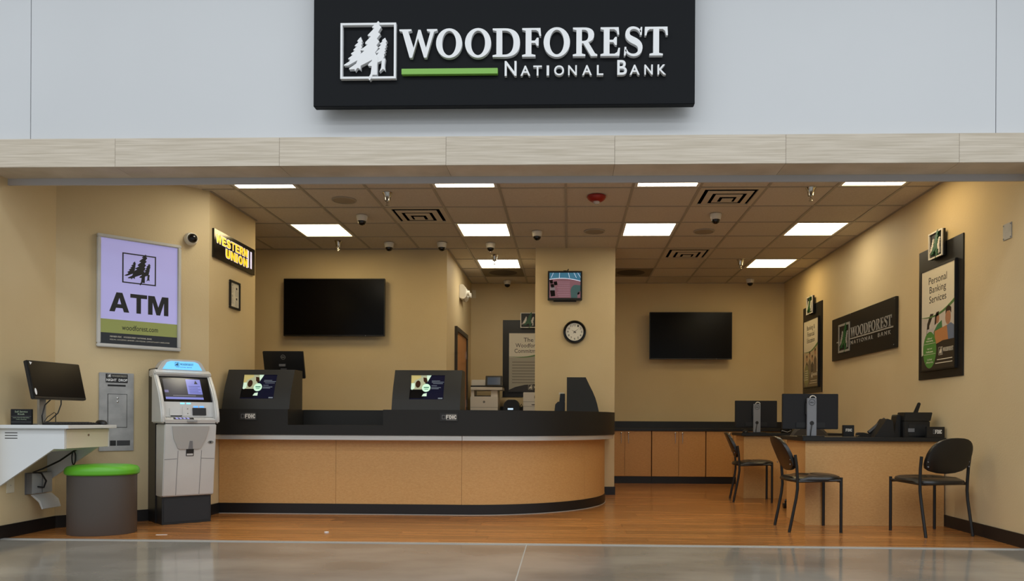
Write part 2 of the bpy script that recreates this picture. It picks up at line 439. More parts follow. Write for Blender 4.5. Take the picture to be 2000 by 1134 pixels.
# ceiling: slab, hung tiles, exposed grid
ce = struct('ceiling', MB().box(-4.8, 3.42, 5.6, 11.88, 3.12, 3.2), M_PLEN, 'suspended ceiling of mineral tiles in a grid')
LIGHTS = [(-5, -1), (-2, -1), (1, -1), (4, -1), (-5, 2), (-2, 2), (1, 2), (4, 2), (-2, 5), (4, 5)]
VENTS = [(-3, 1), (2, 0), (2, 4)]
RETS = [(-2, 6), (1, 6)]
used = set(LIGHTS + VENTS + RETS)
def in_room(cx_, cy_):
    if cy_ < 6.142: return cx_ > XL - .3
    if cy_ < 7.3: return cx_ > cy_ - 10.373 - .45
    if cy_ < 8.05: return cx_ > XI - .3
    return True
tile_cache = {}
for c in range(-8, 6):
    for r in range(-2, 8):
        if (c, r) in used: continue
        x0, x1 = GX0 + T * c, GX0 + T * (c + 1); y0, y1 = GY0 + T * r, GY0 + T * (r + 1)
        x0 = max(x0, -4.7); x1 = min(x1, XR); y1 = min(y1, 11.76); y0 = max(y0, 5.7)
        if y0 > 9.42 and x0 < -1.52: x0 = -1.52
        if x1 - x0 < .05 or y1 - y0 < .05: continue
        if not in_room((x0 + x1) / 2, (y0 + y1) / 2): continue
        key = (round(x1 - x0, 3), round(y1 - y0, 3))
        if key not in tile_cache:
            tile_cache[key] = MB().box(.004, key[0] - .004, .004, key[1] - .004, 0, .015).mesh('ceiling_tile', smooth=False)
        link('ceiling_tile', tile_cache[key], M_TILE, ce, loc=(x0, y0, CEIL + .006))
for c in range(-7, 6):
    x = GX0 + T * c
    ya, yb = 5.7, 11.76
    if x < XI: ya = max(ya, x + 10.4)
    if x < -3.4: ya = 8.05
    if x < -1.52: yb = 9.42
    if yb - ya < .3: continue
    part('grid_bar', MB().box(x - .012, x + .012, ya, yb, CEIL, CEIL + .006), M_GRID, ce)
for r in range(-2, 8):
    y = GY0 + T * r
    xa = XL if y < 6.14 else (y - 10.36 if y < 7.0 else XI)
    if y > 8.05: xa = -4.7
    if y > 9.42: xa = -1.52
    part('grid_bar', MB().box(xa, XR, y - .012, y + .012, CEIL + .0006, CEIL + .0066), M_GRID, ce)
for a in ((XR - .02, XR, 5.7, 11.76), (XI, XI + .02, 7.01, 8.05), (-4.7, -1.52, 9.40, 9.42), (-1.52, 3.295, 11.74, 11.76), (-1.52, -1.50, 9.42, 11.76)):
    part('wall_angle_bar', MB().box(a[0], a[1], a[2], a[3], CEIL - .001, CEIL + .007), M_GRID, ce)
def cell(c, r): return (GX0 + T * (c + .5), GY0 + T * (r + .5))

# ceiling light panels
WARM = {(-5, -1): (255, 246, 222), (-2, -1): (255, 244, 214), (1, -1): (255, 242, 210), (4, -1): (255, 226, 168),
        (-5, 2): (255, 228, 170), (-2, 2): (255, 226, 172), (1, 2): (255, 244, 216), (4, 2): (255, 242, 212), (-2, 5): (255, 246, 224), (4, 5): (255, 224, 160)}
LLAB = {(-5, -1): 'square ceiling light panel over the cash machine corner', (-2, -1): 'square ceiling light panel behind the header over the middle of the counter',
        (1, -1): 'square ceiling light panel beside the square vent nearest the header', (4, -1): 'square ceiling light panel by the poster wall nearest the header',
        (-5, 2): 'warm square ceiling light panel in front of the television behind the counter', (-2, 2): 'square ceiling light panel beside the vent over the counter, in front of the alcove',
        (1, 2): 'square ceiling light panel just in front of the column, between two round speakers', (4, 2): 'white square ceiling light panel above the long wall sign',
        (-2, 5): 'square ceiling light panel inside the printer alcove', (4, 5): 'warm square ceiling light panel near the back wall beside the far poster'}
h = T / 2
for (c, r) in LIGHTS:
    x, y = cell(c, r)
    t = thing('ceiling_light', LLAB[(c, r)], 'ceiling light', (x, y, CEIL), 0, 'square ceiling light panels')
    fr = MB()
    i_ = h - .04; o_ = h - .013
    for (a, b, c2, d) in ((-o_, o_, i_, o_), (-o_, o_, -o_, -i_), (-o_, -i_, -i_, i_), (i_, o_, -i_, i_)): fr.box(a, b, c2, d, .001, .016)
    part('frame', fr, M_WPLAS, t)
    part('housing', MB().box(-o_, o_, -o_, o_, .022, .08), M_WPLAS, t)
    dm = mat('lit_diffuser_%d_%d' % (c, r), (250, 248, 240), 0.5, emit=WARM[(c, r)], es=PANEL_STRENGTH)
    part('diffuser', MB().box(-i_, i_, -i_, i_, .010, .016), dm, t)

# square supply vents
VLAB = {(-3, 1): 'square louvred air vent over the counter', (2, 0): 'dirty square louvred air vent nearest the header', (2, 4): 'square louvred air vent above the television on the far wall'}
for cr in VENTS:
    x, y = cell(*cr)
    t = thing('air_vent', VLAB[cr], 'air vent', (x, y, CEIL), 0, 'square air vents')
    o_ = h - .013
    part('plenum', MB().box(-o_, o_, -o_, o_, .075, .085), M_PLEN, t)
    pf = MB()
    for s0, s1 in ((o_, .245),):
        for (a, b, c2, d) in ((-s0, s0, s1, s0), (-s0, s0, -s0, -s1), (-s0, -s1, -s1, s1), (s1, s0, -s1, s1)): pf.box(a, b, c2, d, .0, .012)
    part('vent_frame', pf, M_VANE, t)
    for (ro, ri, zo, zi) in ((.212, .158, -.004, -.012), (.126, .080, -.012, -.020)):       # stepped square vanes hanging below the frame
        vs = []; fs = []
        for rr, z in ((ri, zi), (ro, zo), (ro, zo + .003), (ri, zi + .003)):
            vs += [(-rr, -rr, z), (rr, -rr, z), (rr, rr, z), (-rr, rr, z)]
        for q in range(4):
            for k in range(4):
                k2 = (k + 1) % 4; q2 = (q + 1) % 4; fs.append((q * 4 + k, q * 4 + k2, q2 * 4 + k2, q2 * 4 + k))
        part('louver', MB().add(vs, fs), M_VANE, t)
    part('louver_center', MB().box(-.052, .052, -.052, .052, -.026, -.023), M_VANE, t)
    for k in range(2): part('hanger', MB().box((-.20, .19)[k], (-.19, .20)[k], -.004, .004, -.006, .076), M_PLEN, t)
    part('hanger', MB().box(-.004, .004, -.004, .004, -.024, .076), M_PLEN, t)
    for k in range(2): part('hanger', MB().box((-.105, .097)[k], (-.097, .105)[k], -.004, .004, -.015, .076), M_PLEN, t)

# return grilles
for cr, lab in zip(RETS, ('dark perforated return grille inside the printer alcove ceiling', 'dark perforated return grille in the ceiling beside the column')):
    x, y = cell(*cr); o_ = h - .013
    t = thing('return_grille', lab, 'air grille', (x, y, CEIL), 0, 'perforated return grilles')
    part('grille_plate', MB().box(-o_, o_, -o_, o_, .002, .01), M_RET, t)
    part('neck', MB().lathe([(.20, -.0005), (.20, .004)], seg=28), M_RETD, t)

# round ceiling speakers
for (x, y), lab in zip(((-2.184, 7.307), (.28, 8.545), (1.504, 8.557)), ('round ceiling speaker over the counter between light and sprinkler', 'round ceiling speaker in front of the column', 'round ceiling speaker beside the white dome camera and square vent')):
    t = thing('ceiling_speaker', lab, 'speaker', (x, y, CEIL), 0, 'round ceiling speakers')
    part('rim', MB().lathe([(.118, .006), (.118, -.004), (.104, -.007), (.104, .002)], seg=32), M_GRID, t)
    part('grille', MB().lathe([(.103, -.003), (.05, -.006), (.002, -.007)], seg=32), M_GRILLE, t)

# sprinklers
for (x, y), lab in zip(((-1.706, 7.081), (-2.75, 8.981), (-.96, 9.748), (2.19, 6.977), (2.242, 10.047)),
        ('chrome sprinkler head beside the vent over the counter', 'chrome sprinkler head in front of the television behind the counter', 'chrome sprinkler head against the alcove light panel', 'chrome sprinkler head beside the dirty vent', 'chrome sprinkler head beside the far warm light panel')):
    t = thing('sprinkler', lab, 'sprinkler', (x, y, CEIL), 0, 'ceiling sprinklers')
    part('escutcheon', MB().lathe([(.046, .006), (.048, .0), (.036, -.018), (.030, -.045), (.027, -.072), (.012, -.074)], seg=20), M_CHROME, t)
    part('stem', MB().lathe([(.009, -.07), (.009, -.088), (.004, -.092), (.004, -.112)], seg=10).tube([(.010, 0, -.085), (.013, 0, -.10), (.002, 0, -.114)], .002, 6).tube([(-.010, 0, -.085), (-.013, 0, -.10), (-.002, 0, -.114)], .002, 6), M_CHROME, t)
    part('deflector', MB().lathe([(.019, -.114), (.019, -.117)], seg=12), M_CHROME, t)

# dome cameras
def dome(loc, lab, rot=(0, 0, 0), s=1.0):
    t = thing('dome_camera', lab, 'camera', loc, 0, 'white dome cameras'); t.rotation_euler = rot; t.scale = (s, s, s)
    part('housing', MB().lathe([(.058, .0), (.060, -.008), (.055, -.03), (.049, -.055), (.043, -.058)], seg=24), M_WPLAS, t)
    part('dome', MB().lathe([(.043, -.050), (.043, -.060), (.038, -.078), (.027, -.092), (.012, -.099), (.001, -.100)], seg=20), M_DOMEG, t)
for (x, y), lab in zip(((-2.16, 7.858), (-2.162, 9.064), (-1.527, 9.069), (-.946, 9.101), (-.363, 8.539), (1.497, 7.841), (2.693, 11.416), (-.938, 11.531)),
        ('white dome camera beside the vent over the counter', 'white dome camera in front of the wall above the counter television', 'white dome camera at the corner of the alcove', 'white dome camera between light panel and alcove sprinkler', 'white dome camera just in front of the column corner', 'white dome camera between dirty vent and round speaker', 'white dome camera at the far wall below the last light panel', 'white dome camera at the alcove back wall')):
    dome((x, y, CEIL), lab)
dome((-3.483 , 6.890, 2.554), 'white dome camera on the angled wall beside the lit cash machine poster', (R(-90), 0, R(45)))

t = thing('fire_strobe', 'round red fire alarm strobe on the ceiling', 'alarm', (.254, 7.204, CEIL))
part('base', MB().lathe([(.088, .0), (.090, -.012), (.082, -.028), (.055, -.048), (.030, -.052)], seg=28), M_RED, t)
part('lens', MB().lathe([(.030, -.050), (.028, -.062), (.018, -.072), (.002, -.075)], seg=16), M_GLASS, t)
# ------------------------------------------------------------------ main illuminated sign on the fascia
t = thing('store_sign', 'large charcoal sign board with white raised tree emblem and bank name above the opening', 'sign', (0, 5.24, 3.09))
part('back_box', MB().box(-1.70, .76, .09, .178, .06, 1.30), M_BLACK2, t)
part('sign_panel', MB().box(-1.796, .859, .03, .09, 0, 1.35), M_SIGNBLK, t, bevel=.004)
word_letters(-1.186, .668, .322, .519, .03, .03, M_WHITE, t)
z0 = -3.09
NB = [(-0.453, -0.371), (-0.343, -0.276), (-0.255, -0.196), (-0.163, -0.146), (-0.111, -0.043), (-0.015, 0.045), (0.082, 0.148), (0.183, 0.227), (0.323, 0.389), (0.408, 0.476), (0.509, 0.566), (0.599, 0.656)]
for k, (ch, (a, b)) in enumerate(zip('NATIONALBANK', NB)):
    top = 3.383 if k in (0, 8) else 3.350
    link('letter', fit(text_me(ch, .03, .012, res=4), a, b, 3.281 + z0, top + z0, .03), M_WHITE, t)
part('green_bar', MB().box(-1.17, -.501, .0, .03, 3.297 + z0, 3.337 + z0), M_LEAF, t, bevel=.002)
logo(t, -1.598, -1.209, 3.27 + z0, 3.657 + z0, .03, .03, M_WHITE, M_WHITE, M_WHITE)

HEAVY = {
 'A': [[(0, 0), (.27, 0), (.335, .20), (.665, .20), (.73, 0), (1, 0), (.65, 1), (.35, 1)], [(.405, .40), (.595, .40), (.50, .73)]],
 'T': [[(0, 1), (1, 1), (1, .80), (.635, .80), (.635, 0), (.365, 0), (.365, .80), (0, .80)]],
 'M': [[(0, 0), (0, 1), (.32, 1), (.50, .42), (.68, 1), (1, 1), (1, 0), (.78, 0), (.78, .66), (.59, 0), (.41, 0), (.22, .66), (.22, 0)]],
 'W': [[(0, 1), (.20, 1), (.29, .42), (.41, 1), (.59, 1), (.71, .42), (.80, 1), (1, 1), (.82, 0), (.62, 0), (.50, .58), (.38, 0), (.18, 0)]],
 'E': [[(0, 0), (0, 1), (1, 1), (1, .78), (.38, .78), (.38, .62), (.92, .62), (.92, .40), (.38, .40), (.38, .22), (1, .22), (1, 0)]],
 'S': [[(.0, .20), (.10, .05), (.32, 0), (.68, 0), (.92, .08), (1, .27), (.96, .47), (.80, .58), (.42, .67), (.38, .74), (.45, .80), (.60, .80), (.66, .70), (.97, .70), (.92, .88), (.74, 1), (.32, 1), (.10, .92), (.01, .74), (.06, .54), (.24, .43), (.58, .34), (.62, .26), (.55, .20), (.42, .20), (.34, .32), (.0, .32)]],
 'R': [[(0, 0), (0, 1), (.70, 1), (.92, .90), (.97, .68), (.90, .50), (.76, .43), (.92, .30), (1, 0), (.64, 0), (.56, .30), (.48, .34), (.37, .34), (.37, 0)], [(.37, .78), (.37, .56), (.54, .56), (.60, .67), (.54, .78)]],
 'N': [[(0, 0), (0, 1), (.32, 1), (.66, .46), (.66, 1), (1, 1), (1, 0), (.68, 0), (.34, .54), (.34, 0)]],
 'U': [[(0, 1), (.37, 1), (.37, .32), (.44, .22), (.56, .22), (.63, .32), (.63, 1), (1, 1), (1, .30), (.90, .08), (.70, 0), (.30, 0), (.10, .08), (0, .30)]],
 'I': [[(0, 0), (0, 1), (1, 1), (1, 0)]],
 'F': [[(0, 0), (0, 1), (1, 1), (1, .78), (.38, .78), (.38, .60), (.90, .60), (.90, .38), (.38, .38), (.38, 0)]],
 'D': [[(0, 0), (0, 1), (.60, 1), (.88, .88), (1, .62), (1, .38), (.88, .12), (.60, 0)], [(.36, .22), (.50, .22), (.63, .36), (.63, .64), (.50, .78), (.36, .78)]],
 'C': [[(1, .66), (.66, .62), (.60, .75), (.50, .79), (.40, .72), (.36, .5), (.40, .28), (.50, .21), (.60, .25), (.66, .38), (1, .34), (.92, .12), (.72, 0), (.30, 0), (.10, .14), (0, .38), (0, .62), (.10, .86), (.30, 1), (.72, 1), (.92, .88)]],
 'O': [ell(.5, .5, .5, .5, 28), ell(.5, .5, .16, .29, 20)],
}
def heavy(word, x0, x1, z0, z1, y, m_, parent, depth=.0008, grow=0.0, gap=.06, name='letter'):
    wd = {'W': 1.35, 'I': .42, 'M': 1.25, 'A': 1.15}
    tot = sum(wd.get(c, 1.0) for c in word) + gap * (len(word) - 1); k = (x1 - x0) / tot; x = x0
    for c in word:
        w_ = wd.get(c, 1.0) * k
        link(name, fit(contour_me(HEAVY[c], depth), x - grow, x + w_ + grow, z0 - grow, z1 + grow, y), m_, parent)
        x += w_ + gap * k

# ------------------------------------------------------------------ things on the angled wall and the wall beyond it (local: x right, z up, -y out of the wall)
A45 = R(45)
def on45(s, z):
    """point on the angled wall, s metres along it from its near corner"""
    return (XL + s * math.cos(A45), 6.142 + s * math.sin(A45), z)
S0 = math.hypot(-4.023 - XL, 6.35 - 6.142)
t = thing('poster_light_box', 'backlit lilac cash machine poster in a silver frame on the angled wall', 'poster', on45(S0 + .338, 1.515), A45)
W2, H2 = .338, .963
part('frame', MB().ring((-W2, W2, 0, H2), (-W2 + .030, W2 - .030, .030, H2 - .030), -.035, 0), M_SILVER, t, bevel=.006)
ip = lambda fx, fz: (-.308 + .616 * fx, H2 - .03 - .903 * fz)
M_LILAC = mat('lit_lilac_film', (150, 146, 196), 0.08, emit=(190, 186, 244), es=0.42, coat=1.0)
M_OLIVE = mat('lit_green_film', (120, 128, 66), 0.08, emit=(158, 162, 82), es=0.28, coat=1.0)
M_FILMBLK = mat('film_black', (20, 20, 22), 0.08, coat=1.0)
sh = part('sheet', MB().box(-.308, .308, -.016, 0, .03, H2 - .03), M_LILAC, t)
part('green_band', MB().box(-.308, .308, -.0165, -.0155, ip(0, .895)[1], ip(0, .765)[1]), M_OLIVE, t)
part('black_band', MB().box(-.308, .308, -.0165, -.0155, .03, ip(0, .895)[1]), M_FILMBLK, t)
logo(t, ip(.27, 0)[0], ip(.71, 0)[0], ip(0, .405)[1], ip(0, .115)[1], -.016, .0006, M_INK, M_INK, M_INK)
heavy('ATM', ip(.11, 0)[0], ip(.88, 0)[0], ip(0, .69)[1], ip(0, .505)[1], -.016, M_INK, t)
print_text('woodforest.com', ip(.27, 0)[0], ip(.74, 0)[0], ip(0, .86)[1], ip(0, .81)[1], -.0166, M_INK, t, bold=.004)
print_text('MEMBER FDIC   WOODFOREST NATIONAL BANK', ip(.12, 0)[0], ip(.66, 0)[0], ip(0, .936)[1], ip(0, .922)[1], -.0166, M_PAPER, t)
print_text('EQUAL HOUSING LENDER | AN EQUAL OPPORTUNITY EMPLOYER', ip(.12, 0)[0], ip(.90, 0)[0], ip(0, .966)[1], ip(0, .952)[1], -.0166, M_PAPER, t)

SN = math.hypot(-4.006 - XL, 6.367 - 6.142)
t = thing('night_drop', 'brushed steel night deposit plate set in the angled wall', 'deposit box', on45(SN + .135, .624), A45)
part('plate', MB().box(-.135, .135, -.012, 0, 0, .673), M_STEEL2, t, bevel=.003)
part('label_plate', MB().box(-.085, .085, -.015, -.011, .588, .664), M_INK, t)
logo(t, -.070, -.045, .634, .660, -.015, .0006, M_WHITE, M_WHITE, M_WHITE)
word_letters(-.038, .078, .638, .654, -.015, .0006, M_GREYINK, t, 'lettering')
print_text('NIGHT  DROP', -.080, .082, .600, .622, -.015, M_WHITE, t, bold=.02)
part('slot', MB().box(-.070, .070, -.0135, -.011, .556, .572), M_INK, t, bevel=.0008)
d = part('deposit_door', MB().box(-.066, .078, -.017, -.011, .205, .488), M_STEEL2, t, bevel=.002)
part('door_gap', MB().box(-.070, .082, -.0135, -.0115, .201, .492), M_INK, t)
for z in (.455, .425): part('lock', MB().lathe([(.008, 0), (.008, -.004), (.004, -.006)], (.006, -.017, z), 12, 'y'), M_CHROME, d)
part('bin_window', MB().box(-.05, -.004, -.0135, -.011, .045, .09), M_INK, t)
part('bin_window', MB().box(.003, .106, -.0135, -.011, .045, .09), M_DGREY, t)

# lit black sign with yellow capitals
t = thing('agent_sign', 'black lit sign with yellow capitals and two white bars on the side wall', 'sign', (XI, 7.525, 2.43), R(90))
M_YEL = mat('lit_yellow', (250, 215, 40), 0.3, emit=(255, 206, 30), es=0.8)
M_WBAR = mat('lit_white_bar', (220, 215, 235), 0.3, emit=(215, 210, 240), es=0.75)
part('sign_panel', MB().box(-.465, .465, -.022, 0, 0, .272), M_BLACKG, t, bevel=.002)
yy = lambda v: v - 7.525
for (s, a, b, c, d_) in (('WESTERN', 7.095, 7.800, 2.578, 2.658), ('UNION', 7.300, 7.800, 2.476, 2.560)):
    heavy(s, yy(a), yy(b), c - 2.43, d_ - 2.43, -.022, M_WBAR, t, grow=.004, gap=.16, name='letter_halo')
    heavy(s, yy(a), yy(b), c - 2.43, d_ - 2.43, -.0228, M_YEL, t, gap=.16)
for a, b in ((7.806, 7.832), (7.870, 7.908)): part('white_bar', MB().box(yy(a), yy(b), -.0232, -.021, .052, .228), M_WBAR, t)
# small framed notice
t = thing('framed_notice', 'small black framed printed notice below the lit yellow sign', 'notice', (XI, 7.535, 2.005), R(90))
part('frame', MB().ring((-.115, .115, 0, .280), (-.095, .095, .02, .26), -.02, 0), M_BLACK2, t, bevel=.003)
part('sheet', MB().box(-.095, .095, -.008, -.004, .02, .26), M_PAPER, t)
for cx_, zt in ((-.05, .245), (.045, .222), (-.05, .140), (.045, .118)):
    pb = MB()
    for k in range(7): pb.box(cx_ - .036, cx_ + .036 - .02 * random.random(), -.0086, -.008, zt - .030 - k * .009, zt - .034 - k * .009)
    part('text_block', pb, M_GREYINK, t)
    part('picture', MB().box(cx_ - .014, cx_ + .014, -.0086, -.008, zt - .022, zt), M_INK if cx_ > 0 else M_GREYINK, t)

# ------------------------------------------------------------------ televisions
def tv(loc, wd, ht, label):
    t = thing('television', label, 'television', loc)
    w_ = wd / 2
    part('body', MB().box(-w_, w_, .0, .045, 0, ht), M_BLACK2, t, bevel=.004)
    part('screen', MB().box(-w_ + .010, w_ - .010, -.002, .002, .016, ht - .010), M_SCREEN, t)
    part('wall_mount', MB().box(-.25, .25, .044, loc_gap, ht * .3, ht * .7), M_BLACK2, t)
    part('standby_light', MB().box(w_ * .62, w_ * .62 + .006, -.003, .0, .004, .009), M_WHITE, t)
    return t
loc_gap = .10
tv((-2.906, 9.32, 1.937), 1.262, .713, 'large black wall television behind the teller counter')
loc_gap = .16
tv((1.848, 11.60, 1.850), 1.247, .715, 'black wall television on the far wall above the low cabinets')

# security monitor on the column
t = thing('security_monitor', 'small wall monitor showing a camera view, mounted on the column', 'monitor', (-.0515, 9.36, 2.378))
part('bezel', MB().ring((-.2105, .2105, 0, .357), (-.19, .19, .028, .337), -.066, -.03), M_BLACK2, t, bevel=.003)
part('back_shell', MB().box(-.205, .205, -.05, -.012, .006, .352), M_BLACK2, t)
part('wall_bracket', MB().box(-.14, .14, -.012, 0, -.01, .25).box(-.02, .02, -.02, 0, .34, .372), M_BLACK2, t)
part('cable', MB().tube([(.03, -.02, .352), (.035, -.03, .372), (.04, -.02, .385), (.042, -.004, .388)], .006), M_BLACK2, t)
def em(name, rgb, es=.75): return mat('screen_' + name, rgb, 0.15, emit=rgb, es=es)
sx0, sx1, sz0, sz1 = -.19, .19, .028, .337
P = lambda u, v: (sx0 + (sx1 - sx0) * u, sz1 - (sz1 - sz0) * v)
def poly(parent, pts, y, m_, name='screen_picture', Pf=None, th=.0006):
    Pf = Pf or P
    return part(name, MB().prism([Pf(u, v) for u, v in pts], 'y', y - th, y), m_, parent)
s_ = part('screen', MB().box(sx0, sx1, -.056, -.05, sz0, sz1), em('mauve', (122, 88, 98), .5), t)
arc = [(k / 12, .25 - .06 * math.sin(PI * k / 12 * .9) + .09 * (k / 12) ** 2) for k in range(13)]
poly(t, [(0, 0), (1, 0)] + arc[::-1], -.056, em('blue', (62, 112, 140), .55))
poly(t, [(u, v) for u, v in arc] + [(u, v + .022) for u, v in arc[::-1]], -.0567, em('pale', (210, 220, 240), .7))
for a, b in ((.12, .05), (.32, .31), (.60, .64), (.78, .86), (.90, 1.0)): poly(t, [(a, 0), (a + .012, 0), (b + .012, .2), (b, .2)], -.0567, em('pale', (210, 220, 240), .7))
poly(t, [(.70, 1)] + [(.84 + .16 * math.cos(a) * (1), .74 + .26 * math.sin(a)) for a in [R(180 + 9 * k) for k in range(11)]] + [(1, .5), (1, .72), (.93, .76), (.90, .86), (.90, 1)], -.0567, em('teal', (62, 88, 90), .5))
for k in range(9): poly(t, [(.25 + .02 * (k % 3), .36 + .07 * k), (.66, .36 + .07 * k), (.66, .375 + .07 * k), (.25 + .02 * (k % 3), .375 + .07 * k)], -.0562, em('mauve_pale', (150, 122, 140), .5))
poly(t, [(.90, .80), (.97, .74), (.97, .84), (.91, .88)], -.0574, em('dark', (14, 14, 18), .1))
for a, b, c, d_ in ((.0, .30, .10, .42), (.13, .36, .24, .48), (.03, .46, .14, .58), (.02, .70, .17, .92)):
    poly(t, [(a, b), (c, b - .02), (c + .02, d_), (a + .03, d_ + .02)], -.0567, em('dark', (14, 14, 18), .1))
poly(t, [(.02, .58), (.17, .55), (.19, .70), (.02, .70)], -.0567, em('grey', (120, 112, 118), .5))

# wall clock
t = thing('wall_clock', 'round black rimmed wall clock with white dial on the column', 'clock', (.070, 9.36, 1.997))
part('rim', MB().lathe([(.142, 0), (.142, -.02), (.134, -.036), (.120, -.040), (.110, -.030), (.108, -.012)], seg=48, axis='y'), M_BLACKG, t)
fc = part('dial', MB().lathe([(.109, -.004), (.109, -.018)], seg=48, axis='y'), mat('dial_white', (228, 226, 218), .4), t)
for k in range(1, 13):
    a = R(90 - 30 * k); cx_, cz_ = .083 * math.cos(a), .083 * math.sin(a); wd = .0085 if k < 10 else .0125
    print_text(str(k), cx_ - wd, cx_ + wd, cz_ - .0125, cz_ + .0125, -.0182, M_INK, t, name='numeral', bold=.01)
def hand(ang, l, wd):
    a = R(90 - ang); dx, dz = math.cos(a), math.sin(a)
    part('hand', MB().prism([(-dx * .02 - dz * wd, -dz * .02 + dx * wd), (dx * l, dz * l), (-dx * .02 + dz * wd, -dz * .02 - dx * wd)], 'y', -.021, -.0198), M_INK, t)
hand(303, .05, .005); hand(50, .085, .0035); hand(180, .03, .001)
part('hub', MB().lathe([(.004, -.018), (.004, -.023)], seg=10, axis='y'), M_INK, t)

